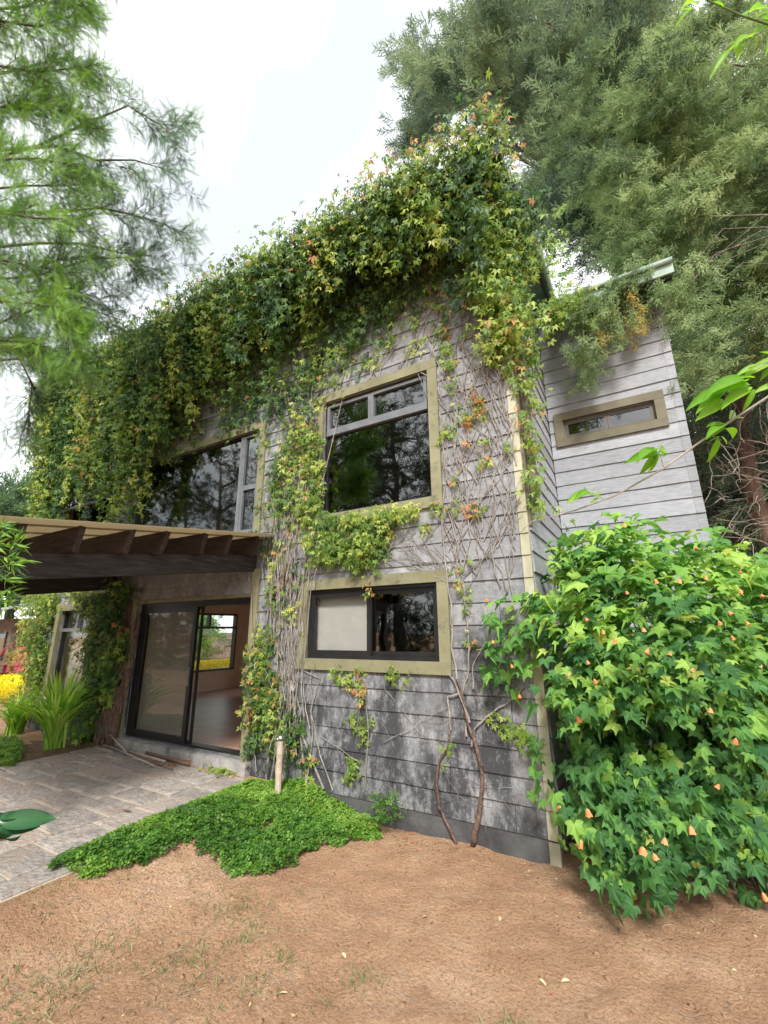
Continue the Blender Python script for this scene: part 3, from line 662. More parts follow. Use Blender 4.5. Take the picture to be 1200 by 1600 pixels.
# roofs
rf = MB(); rf.box(HX0 - .35, XR + .22, FY - .60, HY1 + .4, HZ + .02, HZ + .12); rf.build('roof', m_roof, house)
box_part('fascia', m_blackf, house, XR + .2201, XR + .27, FY - .10, HY1 + .2, HZ - .12, HZ + .14)
box_part('fascia', m_blackf, house, HX0 - .35, XR + .22, FY - .64, FY - .601, HZ - .12, HZ + .12)
box_part('soffit', m_blackf, house, HX0 - .3, XR + .20, FY - .60, FY - .03, HZ - .03, HZ + .019)
MB().tube([(XR + .31, FY + .7, HZ + .03), (XR + .31, HY1, HZ + .02)], .05, 8).build('gutter', m_roof, house, True)
# wing roof with pale green fascia
a = on(893, 468, 1, 6.2); b = on(990, 425, 1, 6.2)
box_part('wing_roof', m_roof, house, XR + .28, .98, 6.21, HY1, 6.60, 6.72)
box_part('wing_fascia', m_mint, house, XR + .28, .98, 6.17, 6.2099, 6.54, 6.70)
MB().tube([(XR + .3, 6.14, 6.70), (.98, 6.14, 6.72)], .035, 8).build('wing_gutter', m_mint, house, True)
box_part('wing_soffit', m_blackf, house, XR + .28, .95, 6.22, 6.50, 6.50, 6.535)

# olive downpipe strip beside the corner
dp = MB().box(XR + .031, XR + .10, FY + .13, FY + .24, 3.15, 6.95); tag(dp.build('downpipe', m_trimdk), 'olive square downpipe behind the ivy at the house corner', 'downpipe')

# ------------------------------------------------------------------ pergola
pg = thing('pergola', 'dark timber pergola with a tan corrugated roof over the patio', 'pergola', (-4.6, 3, 0))
BXP = -4.62
def beam_z(y): # top of beam along Y
    p0 = on(410, 868, 0, BXP); p1 = on(60, 865, 0, BXP); return p0[2] + (y - p0[1]) * (p1[2] - p0[2]) / (p1[1] - p0[1])
def slanted(x0, x1, y0, y1, zt0, zt1, h): return [(x_, y_, z_) for x_ in (x0, x1) for y_, zt in ((y0, zt0), (y1, zt1)) for z_ in (zt - h, zt)]
MB().hexa(slanted(BXP - .10, BXP, .9, FY - .035, beam_z(.9), beam_z(FY), .225)).build('beam', m_beam, pg)
FXP = -8.1
MB().hexa(slanted(FXP - .1, FXP, .9, FY - .035, beam_z(.9) - .03, beam_z(FY) - .03, .26)).build('beam', m_beam, pg)
for (px, lenx) in ((32, 0), (126, 0), (201, 0), (256, 0), (318, 0), (357, 0), (399, 0)):
    e = on(px, 830 if px > 200 else 816, 0, BXP + .16); y = e[1]; zt = beam_z(y)
    lean = random.uniform(-.012, .012)
    MB().hexa([(x_, y + s_ * .027 + (lean if top else 0), zt + (.232 if top else -.0) + (random.uniform(-.008, .008))) for xi in (0, 1) for s_ in (-1, 1) for top in (0, 1) for x_ in ((BXP + (.24 if top else .15)) if xi else FXP - .4,)]).build('rafter', m_rafter, pg)
for y in (1.0, .62): 
    zt = beam_z(y); box_part('rafter', m_rafter, pg, FXP - .4, BXP + .15, y - .02, y + .02, zt, zt + .22)
# corrugated sheet, ridges along Y
sh = MB(); n = 220; X0s, X1s = FXP - .5, BXP + .36
prof = []
for i in range(n + 1):
    t = i / n; prof.append((X0s + (X1s - X0s) * t, .012 * math.sin(t * n * math.pi / 2 * 1.0)))
ysn = [.4, 2.0, 3.2, FY - .03]
for y in ysn:
    for (xx, dz) in prof: sh.v.append((xx, y, beam_z(y) + .262 + dz))
for j in range(len(ysn) - 1):
    for i in range(n): q = j * (n + 1) + i; sh.f.append((q, q + 1, q + n + 2, q + n + 1))
sheet = sh.build('roof_sheet', m_sheet, pg); sm = sheet.modifiers.new('thickness', 'SOLIDIFY'); sm.thickness = .004
# purlin battens (the ribbed tan strip seen between rafters)
for i in range(7):
    xx = BXP + .12 - i * .5
    MB().hexa(slanted(xx - .045, xx, .4, FY - .035, beam_z(.4) + .2455, beam_z(FY) + .2455, .012)).build('batten', m_sheet, pg)
for (xx, y) in ((BXP - .05, .95), (FXP - .05, .95)): box_part('post', m_beam, pg, xx - .06, xx + .06, y - .06, y + .06, PZ - .05, beam_z(y) - .26)

# ------------------------------------------------------------------ creepers
def tints(n, lo=0, hi=1, autumn=0.0, power=1.0):
    t = np.zeros((n, 3)); t[:, 0] = np.clip(lo + (hi - lo) * rng.random(n) ** power, 0, 1); t[:, 1] = np.where(rng.random(n) < autumn, rng.uniform(.4, 1, n), 0); return t
def wall_leaf_dirs(n, out_=(0, -1, 0), j=.55):
    nr = np.array(out_) + rng.normal(0, j, (n, 3)) + np.array([0, 0, .35]); tp = np.array([0, -.25, -1.0]) + rng.normal(0, .55, (n, 3)); return norm(nr), norm(tp)
def clumps_on_wall(centers, per, sx, sz, thick, size, tint_base=.45, autumn=.02, yface=FY):
    P = []; T = []
    for (cx, cz) in centers:
        k = max(3, int(rng.normal(per, per * .35))); q = np.zeros((k, 3)); q[:, 0] = cx + rng.normal(0, sx, k); q[:, 2] = cz + rng.normal(0, sz, k)
        q[:, 1] = yface - .03 - np.abs(rng.normal(0, thick, k)); P.append(q)
        tb = float(np.clip(bimod() + tint_base - .5, .05, .95)); tt = np.zeros((k, 3)); tt[:, 0] = np.clip(tb + rng.normal(0, .12, k), 0, 1)
        ar = rng.random() < autumn; tt[:, 1] = np.where(rng.random(k) < (.45 if ar else autumn * .5), rng.uniform(.3, .9, k), 0); T.append(tt)
    P = np.vstack(P); T = np.vstack(T); return P, T
def not_in_holes(P, margin=.02, holes=None):
    ok = np.ones(len(P), bool)
    for h in (holes or HOLES): ok &= ~((P[:, 0] > h[0] + margin) & (P[:, 0] < h[1] - margin) & (P[:, 2] > h[2] + margin) & (P[:, 2] < h[3] - margin))
    return ok
def wander(x, z, ang, length, step=.07, wig=.35, yb=FY - .035, up=.08, target=None, climb=90):
    pts = [(x, yb, z)]; a = ang
    for i in range(int(length / step)):
        a += random.gauss(0, wig) * .5; a += (R(climb) - a) * up
        x += math.cos(a) * step; z += math.sin(a) * step; pts.append((x, yb + random.uniform(-.012, .006), z))
    return pts
def px_path(pts, y=FY - .04, jit=.006):
    o_ = []
    for i in range(len(pts) - 1):
        a = on(*pts[i], 1, y); b = on(*pts[i + 1], 1, y); m_ = 3
        for k in range(m_): q = a + (b - a) * k / m_; o_.append((q[0] + random.uniform(-jit, jit), q[1] + random.uniform(-jit, jit), q[2] + random.uniform(-jit, jit)))
    b = on(*pts[-1], 1, y); o_.append(tuple(b)); return o_
def taper(n, a, b): return [a + (b - a) * i / max(1, n - 1) for i in range(n)]

def bimod(): return np.clip(rng.normal(.30, .10), .05, .6) if rng.random() < .70 else np.clip(rng.normal(.74, .10), .4, .95)
# 1 --- eave curtain
v1 = thing('creeper', 'huge creeper mass draped along the whole front eave, tips turning orange at the right peak', 'climbing plant', (-5.8, FY - .5, 0), 'creepers on the house')
P = []; T = []
# lumps along the roof edge
for cx in np.arange(HX0 - .1, XR + .10, .115):
    rightness = np.clip((cx + 2.6) / 1.6, 0, 1); h = .12 + .20 * rightness + rng.normal(0, .05); k = 80
    if cx < -9.8: h -= .12
    q = np.zeros((k, 3)); q[:, 0] = cx + rng.normal(0, .13, k); q[:, 1] = FY - .62 + rng.normal(0, .15, k) - .05; q[:, 2] = HZ + .08 + h * .55 + rng.normal(0, .12 + h * .28, k)
    P.append(q); tb = float(bimod()); tt = np.zeros((k, 3)); tt[:, 0] = np.clip(tb + .12 * rng.normal(0, 1, k), 0, 1)
    au = (.30 if cx > -2.6 else .05); tt[:, 1] = np.where((rng.random(k) < au) & (q[:, 2] > HZ + (.25 if cx > -2.6 else 0)), rng.uniform(.25, .9, k), 0); T.append(tt)
# hanging strands, gathered into lobes
def lmax(x):
    if x < -8.2: return 3.55
    if x < -7.2: return 3.2
    if x < -6.4: return 2.3
    if x < -5.2: return 1.7
    if x < -3.8: return 1.4
    if x < -2.2: return .95
    if x < -1.45: return 1.1
    return 1.9
for s_ in range(330):
    cx = rng.uniform(HX0 - .15, XR + .12); strength = rng.uniform(.15, 1.0) ** .8; LL = max(.35, lmax(cx) * strength * (1 + .25 * vnoise(np.array([cx + 20]), np.array([3.]), .7, 5)[0]))
    K = int(LL / .10); x_ = cx; yb = FY - .62 + rng.uniform(-.16, .22); z_ = HZ + .15; tb = float(bimod()); red = rng.random() < .06; rad = rng.uniform(.06, .12); inw = min(1, LL / 2.4) * rng.uniform(.1, .5)
    for kk in range(K):
        t = kk / max(1, K); x_ += rng.normal(0, .045); z_ -= .10 * rng.uniform(.7, 1.3); rad = np.clip(rad + rng.normal(0, .03), .035, .17) * (1 - .4 * t ** 3)
        tb = np.clip(tb + rng.normal(0, .06), .08, .92)
        if rng.random() < .12: continue
        k = int(4 + 70 * rad); q = np.stack([x_ + rng.normal(0, rad, k), yb + inw * t + rng.normal(0, rad * .7, k) - rad * .5, z_ + rng.normal(0, .07, k)], 1); P.append(q)
        tt = np.zeros((k, 3)); tt[:, 0] = np.clip(tb + rng.normal(0, .12, k), 0, 1); tt[:, 1] = np.where(rng.random(k) < (.2 if red else .006), rng.uniform(.3, .9, k), 0); T.append(tt)
P1 = np.vstack(P); T1 = np.vstack(T); n = len(P1)
nr, tp = wall_leaf_dirs(n, (.1, -1, .35), .6); scatter_creeper('leaves', P1, nr, tp, rng.uniform(.055, .105, n), T1, m_creep, v1)
# leaves hugging the wall under the eave
poly = [(90, 640), (230, 570), (420, 440), (620, 330), (760, 300), (835, 330), (838, 420), (795, 445), (745, 405), (700, 425), (650, 470), (590, 520), (540, 560), (505, 612), (430, 650), (390, 672), (300, 705), (255, 760), (240, 812), (80, 812)]
cen = on_many(sample_poly(poly, 560), 1, FY)[:, [0, 2]]; Pw, Tw = clumps_on_wall(cen, 26, .15, .17, .11, .08, .36, .03)
poly2 = [(520, 520), (640, 440), (720, 420), (740, 470), (700, 520), (620, 560), (540, 600), (520, 640)]
cen2 = on_many(sample_poly(poly2, 26), 1, FY)[:, [0, 2]]; Pw2, Tw2 = clumps_on_wall(cen2, 9, .10, .08, .04, .07, .55, .1)
Pw = np.vstack([Pw, Pw2]); Tw = np.vstack([Tw, Tw2]); ok = not_in_holes(Pw, .12) & (Pw[:, 2] < HZ); Pw = Pw[ok]; Tw = Tw[ok]; n = len(Pw)
nr, tp = wall_leaf_dirs(n); scatter_creeper('leaves', Pw, nr, tp, rng.uniform(.05, .095, n), Tw, m_creep, v1)
st = MB()
for i in range(150):
    x = random.uniform(HX0 + .3, XR - .1); z = random.uniform(4.4, 6.4) if x > -5 else random.uniform(3.6, 6)
    pts = wander(x, z, R(random.uniform(30, 150)), random.uniform(.5, 1.6), wig=.45); pts = [p for p in pts if p[2] < HZ - .05 and not any(h[0] < p[0] < h[1] and h[2] < p[2] < h[3] for h in HOLES)]
    if len(pts) > 3: st.tube(pts, taper(len(pts), .009, .003), 4, False)
st.build('stems', m_vstem, v1)['kind'] = 'stuff'

# 2 --- corner creeper
v2 = thing('creeper', 'bright yellow-green creeper hanging down the right front corner above the pale corner board', 'climbing plant', (XR, FY, 0), 'creepers on the house')
P = []; T = []
def corner_clump(cx, cy, cz, k, s_, tb, red=.03):
    q = np.array([cx, cy, cz]) + rng.normal(0, 1, (k, 3)) * np.array(s_); tt = np.zeros((k, 3)); tt[:, 0] = np.clip(tb + rng.normal(0, .13, k), 0, 1); tt[:, 1] = np.where(rng.random(k) < red, rng.uniform(.4, 1, k), 0); P.append(q); T.append(tt)
for i in range(150):
    z = 4.75 + (7.1 - 4.75) * rng.random() ** .8; corner_clump(XR + .00 + rng.normal(0, .12), FY - .10 + rng.normal(0, .13), z, 22, (.09, .09, .12), np.clip(.66 + rng.normal(0, .13), 0, 1))
for i in range(44):
    z = rng.uniform(5.2, 6.9); corner_clump(XR + .08 + rng.normal(0, .05), FY + rng.uniform(.0, .5), z, 16, (.05, .10, .12), np.clip(.5 + rng.normal(0, .15), 0, 1))
for (px, py, k, red) in ((775, 520, 22, .1), (785, 545, 22, .05), (790, 575, 26, .1), (812, 600, 20, .1), (822, 625, 26, .04), (815, 655, 16, .05), (826, 690, 26, .08), (832, 720, 20, .02), (822, 745, 10, .02), (829, 762, 20, .0), (835, 782, 14, 0), (850, 797, 10, .0), (840, 640, 14, .3), (830, 560, 40, .03), (845, 590, 30, .03), (850, 500, 34, .02), (842, 540, 30, .02)):
    c_ = on(px, py, 0, XR + .08) if px > 815 else on(px, py, 1, FY - .05)
    if px > 815: c_ = np.array([XR + .10, np.clip(c_[1], FY - .06, FY + .6), on(px, py, 1, np.clip(c_[1], FY - .06, FY + .6))[2]])
    corner_clump(c_[0], c_[1], c_[2], k, (.06, .04, .07), .66, red)
for i in range(60):
    z = rng.uniform(6.75, 7.5); corner_clump(XR + rng.uniform(-.2, .26), FY + rng.uniform(-.7, .75), z, 26, (.10, .12, .10), float(bimod()), .30 if z > 7.2 else .02)
# spill over the wing eave
for i in range(24):
    c_ = on(rng.uniform(858, 915), rng.uniform(465, 500), 1, 6.0 + rng.normal(0, .15)); corner_clump(c_[0], c_[1], c_[2], 24, (.12, .10, .10), .62, .02)
for i in range(7):
    c_ = on(rng.uniform(850, 875), rng.uniform(400, 455), 1, 6.5); corner_clump(c_[0], c_[1], c_[2] + .2, 20, (.12, .12, .2), .55, .02)
P = np.vstack(P); T = np.vstack(T); n = len(P); nr, tp = wall_leaf_dirs(n, (.4, -1, .2), .6); scatter_creeper('leaves', P, nr, tp, rng.uniform(.055, .095, n), T, m_creep, v2)
st = MB()
for i in range(14):
    pts = wander(XR - random.uniform(.0, .25), random.uniform(3.0, 5.2), R(90), random.uniform(1, 2), wig=.4); pts = [p for p in pts if p[0] < XR + .03]
    if len(pts) > 3: st.tube(pts, taper(len(pts), .008, .004), 4, False)
st.build('stems', m_vstem, v2)['kind'] = 'stuff'

# 3 --- column between the windows and the door
v3 = thing('creeper', 'tangled half-bare creeper column between the patio door and the right-hand windows', 'climbing plant', (-3.9, FY, 0), 'creepers on the house')
polyA = [(395, 690), (500, 610), (508, 800), (480, 850), (472, 905), (462, 1000), (440, 1080), (470, 1130), (478, 1210), (455, 1235), (440, 1180), (395, 1130), (395, 1010), (425, 960), (420, 860), (405, 830)]
cen = on_many(sample_poly(polyA, 62), 1, FY)[:, [0, 2]]; P, T = clumps_on_wall(cen, 22, .08, .11, .06, .08, .58, .10)
polyB = [(410, 700), (508, 620), (515, 740), (508, 800), (440, 800)]
cen = on_many(sample_poly(polyB, 40), 1, FY)[:, [0, 2]]; P2, T2 = clumps_on_wall(cen, 26, .08, .10, .09, .08, .62, .08)
# left edge wisps over the jamb and low mass near the tap
polyC = [(398, 1020), (430, 1040), (450, 1100), (470, 1140), (455, 1165), (425, 1140), (400, 1150), (388, 1180), (393, 1090)]
cen = on_many(sample_poly(polyC, 26), 1, FY)[:, [0, 2]]; P3, T3 = clumps_on_wall(cen, 24, .07, .09, .07, .08, .58, .12)
P4, T4 = clumps_on_wall([tuple(on(px, py, 1, FY)[[0, 2]]) for px, py in ((425, 870), (430, 900), (432, 930), (415, 1040), (425, 1075), (400, 1130), (395, 1165), (505, 700), (512, 770), (516, 750), (508, 730), (498, 680), (487, 1220), (485, 1180), (460, 1110))], 16, .05, .07, .05, .07, .55, .12)
P = np.vstack([P, P2, P3, P4]); T = np.vstack([T, T2, T3, T4]); ok = not_in_holes(P, .06, [W1, W2, W3, (DR[0], DR[1] - .1, DR[2], DR[3])]); P = P[ok]; T = T[ok]; n = len(P)
nr, tp = wall_leaf_dirs(n); scatter_creeper('leaves', P, nr, tp, rng.uniform(.045, .085, n), T, m_creep, v3)
st = MB()
for i in range(120):
    x = random.gauss(-3.98, .20); x = min(max(x, -4.5), -3.45); z = random.uniform(.1, 3.8)
    pts = wander(x, z, R(random.uniform(60, 120)), random.uniform(.7, 2.2), wig=.28, up=.16, yb=FY - .04 - random.uniform(0, .06)); pts = [p for p in pts if not any(h[0] + .0 < p[0] < h[1] and h[2] < p[2] < h[3] for h in HOLES)]
    if len(pts) > 4: st.tube(pts, taper(len(pts), random.uniform(.006, .011), .003), 4, False)
for path, r0 in (([(480, 1232), (470, 1160), (455, 1090), (440, 1020), (428, 950), (420, 860)], .014), ([(505, 1232), (480, 1170), (455, 1110), (430, 1060), (415, 990), (425, 900), (430, 800)], .012), ([(520, 1235), (500, 1180), (485, 1110), (500, 1060), (470, 1045), (440, 1030)], .007), ([(447, 1232), (430, 1190), (405, 1155)], .010), ([(570, 1230), (575, 1150), (572, 1080), (570, 1060)], .006), ([(560, 1190), (530, 1170), (500, 1150)], .005)):
    p_ = px_path(path); st.tube(p_, taper(len(p_), r0, r0 * .5), 5, False)
st.build('stems', m_vstem, v3)['kind'] = 'stuff'

# 4 --- clump under the upper right window
v4 = thing('creeper', 'dense yellow-green creeper clump bulging from the sill of the upper right window', 'climbing plant', (-3, FY, 2.8), 'creepers on the house')
polyD = [(478, 815), (520, 808), (600, 800), (645, 792), (650, 806), (600, 830), (598, 870), (570, 892), (535, 880), (500, 885), (482, 860)]
cen = on_many(sample_poly(polyD, 90), 1, FY - .12)[:, [0, 2]]; P, T = clumps_on_wall(cen, 30, .045, .05, .11, .07, .66, .03)
n = len(P); nr, tp = wall_leaf_dirs(n); scatter_creeper('leaves', P, nr, tp, rng.uniform(.04, .07, n), T, m_creep, v4)
st = MB()
for i in range(16):
    pts = wander(random.uniform(-3.5, -2.3), 2.75 + random.uniform(-.2, .1), R(random.choice([20, 160, 90])), .7, wig=.5); pts = [p for p in pts if p[2] < 3.2]; 
    if len(pts) > 3: st.tube(pts, .004, 4, False)
st.build('stems', m_vstem, v4)['kind'] = 'stuff'

# 5 --- bare stemmed creeper right of the windows
v5 = thing('creeper', 'mostly bare creeper with silver stems rising from two brown trunks in the soil', 'climbing plant', (-1.7, FY, 0), 'creepers on the house')
mains = [([(738, 1322), (745, 1290), (752, 1250), (753, 1205), (744, 1165), (731, 1130), (724, 1095), (714, 1060)], .024, .011, True), ([(714, 1320), (700, 1290), (686, 1262), (682, 1225), (686, 1190), (700, 1168), (703, 1140)], .015, .009, True)]
sv = MB(); br = MB()
for path, r0, r1, dk in mains: p_ = px_path(path, FY - .05, .004); br.tube(p_, [r * random.uniform(.88, 1.15) for r in taper(len(p_), r0, r1)], 7)
for path, r0, r1 in (([(703, 1140), (702, 1110), (699, 1088), (722, 1083), (730, 1060), (733, 1010), (728, 960), (722, 900), (716, 850), (700, 800)], .011, .006), ([(714, 1060), (706, 1010), (706, 960), (700, 910), (694, 860), (690, 800), (698, 740), (690, 690)], .012, .006),
                     ([(737, 1165), (742, 1140), (758, 1120), (790, 1100), (820, 1072)], .010, .006), ([(735, 1130), (724, 1100), (708, 1062), (700, 1052)], .012, .008), ([(728, 1150), (730, 1120), (724, 1095)], .010, .008), ([(740, 1075), (738, 1040), (755, 1010), (785, 995), (822, 985)], .006, .003),
                     ([(722, 900), (735, 840), (730, 780), (722, 720), (735, 660), (727, 600), (722, 540), (716, 480)], .008, .004), ([(716, 850), (745, 800), (752, 740), (768, 700), (800, 660), (810, 640)], .006, .003), ([(700, 910), (660, 890), (630, 880), (600, 865)], .006, .003),
                     ([(722, 900), (770, 860), (790, 800), (800, 740), (770, 700), (745, 690)], .006, .003), ([(700, 860), (720, 820), (760, 790), (800, 775), (815, 765)], .005, .003), ([(745, 560), (780, 600), (788, 640), (800, 655)], .005, .003), ([(700, 500), (680, 560), (700, 600), (745, 640)], .005, .003),
                     ([(800, 930), (790, 870), (770, 820), (740, 780), (715, 700)], .004, .003), ([(600, 1010 + 150), (640, 1140), (670, 1120), (700, 1105)], .004, .002), ([(600, 1075), (630, 1110), (660, 1150)], .003, .002)):
    p_ = px_path(path, FY - .045, .008); sv.tube(p_, taper(len(p_), r0, r1), 5, False)
for i in range(85):
    px = random.uniform(690, 812); py = random.uniform(600, 930); c_ = on(px, py, 1, FY)
    pts = wander(c_[0], c_[2], R(random.uniform(45, 135)), random.uniform(.6, 1.6), wig=.36, yb=FY - .035); pts = [p for p in pts if p[0] < XR - .03 and p[2] < 5.6 and not (W1[0] - .12 < p[0] < W1[1] + .10 and W1[2] - .12 < p[2] < W1[3] + .12)]
    if len(pts) > 3: sv.tube(pts, taper(len(pts), random.uniform(.004, .0085), .002), 4, False)
for i in range(46):
    px = random.uniform(610, 800); py = random.uniform(430, 560); c_ = on(px, py, 1, FY)
    pts = wander(c_[0], c_[2], R(random.uniform(10, 170)), random.uniform(.3, .9), wig=.6); pts = [p for p in pts if p[0] < XR - .03 and not (W1[0] - .12 < p[0] < W1[1] + .12 and W1[2] - .12 < p[2] < W1[3] + .12)]
    if len(pts) > 3: sv.tube(pts, .003, 4, False)
for i in range(22):
    c_ = on(700 + random.uniform(-30, 40), random.uniform(880, 905), 1, FY); pts = wander(c_[0], c_[2], R(random.uniform(100, 165)), random.uniform(.3, .7), wig=.3, up=.0); sv.tube(pts, .003, 4, False)
for i in range(30):
    c_ = on(random.uniform(600, 860), random.uniform(1090, 1290), 1, FY); pts = wander(c_[0], c_[2], R(random.uniform(0, 360)), random.uniform(.1, .35), wig=.5, up=0, yb=FY - .028); pts = [p for p in pts if p[0] < XR - .1 and p[2] > .1]
    if len(pts) > 2: sv.tube(pts, .0018, 3, False)
br.build('trunk', m_vstem2, v5, True); sv.build('stems', m_vstem, v5)['kind'] = 'stuff'
cl = [(695, 545, 22, .04), (702, 570, 26, .08), (708, 600, 12, .02), (690, 520, 14, .05), (745, 625, 20, .5), (752, 645, 18, .5), (735, 655, 22, .5), (700, 675, 16, .0), (690, 678, 10, 0), (760, 722, 12, .2), (738, 800, 12, .7), (750, 795, 8, .3), (733, 690, 6, .9), (710, 750, 6, .1), (667, 828, 14, .05), (686, 795, 14, .1), (640, 800, 10, 0), (735, 1003, 10, .05), (726, 922, 9, .3), (722, 905, 7, .3), (730, 950, 5, .5),
      (524, 1052, 18, .05), (545, 1060, 26, .1), (563, 1050, 14, .3), (566, 1075, 14, .4), (560, 1095, 10, .5), (612, 1055, 14, .0), (628, 1057, 7, .1), (552, 1125, 14, .05), (573, 1130, 14, 0), (570, 1150, 12, .1), (553, 1195, 22, .0), (548, 1210, 14, 0), (487, 1190, 10, .2), (790, 1135, 22, .0), (815, 1145, 26, .0), (830, 1160, 20, .0), (700, 1175, 9, 0), (765, 1130, 7, 0), (578, 915, 7, .5), (790, 520, 10, .1), (772, 565, 10, .1), (720, 640, 8, .2), (760, 690, 6, .2), (712, 780, 5, .5), (800, 700, 7, .1), (690, 480, 14, .1), (650, 500, 12, .1), (735, 470, 10, .6), (610, 540, 12, .1), (570, 570, 12, .05), (730, 880, 5, .2), (705, 800, 8, .1)]
P = []; T = []
for px, py, k, red in cl:
    c_ = on(px, py, 1, FY - .05); q = np.array([c_[0], 0, c_[2]]) + rng.normal(0, 1, (k, 3)) * np.array([.045, 0, .05]); q[:, 1] = FY - .035 - np.abs(rng.normal(0, .04, k)); P.append(q)
    tt = np.zeros((k, 3)); tt[:, 0] = np.clip(.66 + rng.normal(0, .14, k), 0, 1); tt[:, 1] = np.where(rng.random(k) < red, rng.uniform(.4, 1, k), 0); T.append(tt)
P = np.vstack(P); T = np.vstack(T); n = len(P); nr, tp = wall_leaf_dirs(n); scatter_creeper('leaves', P, nr, tp, rng.uniform(.045, .075, n), T, m_creep, v5)

# 6 --- column left of the door
v6 = thing('creeper', 'thick-stemmed creeper column between the patio door and the left ground floor window', 'climbing plant', (-7.9, FY, 0), 'creepers on the house')
polyE = [(110, 925), (215, 912), (212, 960), (205, 1020), (195, 1080), (175, 1130), (140, 1160), (140, 1130), (155, 1080), (148, 1040), (150, 990), (150, 950)]
cen = on_many(sample_poly(polyE, 100), 1, FY)[:, [0, 2]]; P, T = clumps_on_wall(cen, 34, .09, .10, .14, .09, .55, .01); T[:, 0] += np.where(P[:, 0] < -8.3, .12, -.05)
ok = not_in_holes(P, .12, [(W5[0] - .2, -8.8, W5[2] - .2, W5[3])]) & (P[:, 0] < DR[0] + .02); P = P[ok]; T = np.clip(T[ok], 0, 1); n = len(P); nr, tp = wall_leaf_dirs(n); scatter_creeper('leaves', P, nr, tp, rng.uniform(.06, .10, n), T, m_creep, v6)
st = MB()
for i in range(26):
    s0 = on(random.uniform(145, 180), random.uniform(1150, 1170), 1, FY - .1); e0 = on(random.uniform(175, 208), random.uniform(1000, 1060), 1, FY - .05); m0 = (s0 + e0) / 2 + np.array([random.uniform(-.1, .1), -.06, 0])
    st.tube([tuple(s0), tuple(m0), tuple(e0), tuple(e0 + np.array([random.uniform(-.1, .1), 0, .8]))], [random.uniform(.018, .035), .02, .015, .008], 5, False)
st.build('trunk', m_vstem2, v6, True)

# 7 --- left end column
v7 = thing('creeper', 'pale leaved creeper column at the far left corner of the house', 'climbing plant', (HX0, FY, 0), 'creepers on the house')
polyF = [(45, 928), (110, 922), (95, 950), (88, 1000), (82, 1050), (78, 1080), (52, 1085), (50, 1020), (46, 960)]
cen = on_many(sample_poly(polyF, 80), 1, FY)[:, [0, 2]]; P, T = clumps_on_wall(cen, 30, .11, .12, .12, .09, .68, .04)
c7 = [tuple(on(px, py, 1, FY)[[0, 2]]) for px, py in ((38, 1000), (34, 1012), (28, 1025), (25, 1035), (42, 985), (46, 1025), (45, 970))]; P2, T2 = clumps_on_wall(c7, 30, .07, .09, .1, .08, .8, .5)
P = np.vstack([P, P2]); T = np.vstack([T, T2]); ok = P[:, 0] < W5[0] - .10; P = P[ok]; T = T[ok]; n = len(P); nr, tp = wall_leaf_dirs(n); scatter_creeper('leaves', P, nr, tp, rng.uniform(.05, .085, n), T, m_creep, v7)
st = MB()
for i in range(20):
    pts = wander(random.uniform(HX0 + .1, W5[0] - .1), .3, R(90), random.uniform(1, 2), wig=.3, up=.2)
    st.tube(pts, taper(len(pts), .012, .006), 4, False)
st.build('stems', m_vstem, v7)['kind'] = 'stuff'

# ------------------------------------------------------------------ abutilon shrub
ab = thing('flowering_shrub', 'tall broad-leaved shrub with hanging orange bell flowers beside the house corner', 'shrub', (.15, 4.3, 0))
polyS = [(850, 885), (900, 850), (930, 818), (1000, 822), (1030, 860), (1085, 838), (1150, 875), (1230, 870), (1260, 1420), (1200, 1390), (1150, 1330), (1100, 1370), (1040, 1360), (960, 1375), (915, 1300), (895, 1240), (900, 1180), (885, 1120), (880, 1010), (820, 1000), (825, 950), (870, 940)]
def shell(px, py):
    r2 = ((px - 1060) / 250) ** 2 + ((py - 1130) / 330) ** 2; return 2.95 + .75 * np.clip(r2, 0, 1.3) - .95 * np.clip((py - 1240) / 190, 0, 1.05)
xy = sample_poly(polyS, 620); cavity = ((xy[:, 0] - 1010) / 130) ** 2 + ((xy[:, 1] - 1150) / 55) ** 2 < 1
d_ = shell(xy[:, 0], xy[:, 1]) + np.abs(rng.normal(0, .20, len(xy))) + cavity * .75; cen = dep_many(xy, d_)
ex_ = np.array([(775, 945), (800, 960), (820, 940), (770, 1000), (790, 990), (830, 1000), (800, 1045), (815, 1020), (845, 1060), (785, 1075), (862, 1215), (858, 1238), (950, 1385), (945, 1400)]); cen = np.vstack([cen, on_many(ex_, 1, FY - .22)])
back = sample_poly(polyS, 430); cen = np.vstack([cen, dep_many(back, shell(back[:, 0], back[:, 1]) + rng.uniform(.35, 1.1, 430))])
P = []; T = []; NR = []; TP = []; SC = []
ctr = np.array([.25, 4.6, 1.2])
for i, c_ in enumerate(cen):
    if c_[2] < .12 or (c_[0] < XR + .08 and c_[1] > FY - .1) or c_[1] > 6.4: continue
    o_ = c_ - ctr; o_ /= np.linalg.norm(o_); k = rng.integers(4, 8); q = c_ + rng.normal(0, .10, (k, 3)); az = rng.uniform(0, 6.28, k)
    tp_ = np.stack([np.cos(az) * .75, np.sin(az) * .75 - .15, -.55 + rng.normal(0, .25, k)], 1) + o_ * .6; nr_ = np.array([0, -.7, .8]) + o_ * .5 + rng.normal(0, .38, (k, 3))
    tb = np.clip(.30 + .28 * (c_[2] - .8) / 1.6 + rng.normal(0, .22), 0, .95); tt = np.zeros((k, 3)); tt[:, 0] = np.clip(tb + rng.normal(0, .12, k), 0, 1); tt[:, 1] = np.where(rng.random(k) < .02, .8, 0)  # tint rises with height: new growth, plus top light put into the colour
    P.append(q); T.append(tt); NR.append(nr_); TP.append(tp_); SC.append(rng.uniform(.055, .125, k) * np.clip(((c_ - EYE) @ FWD) / 3.5, .7, 1.1))
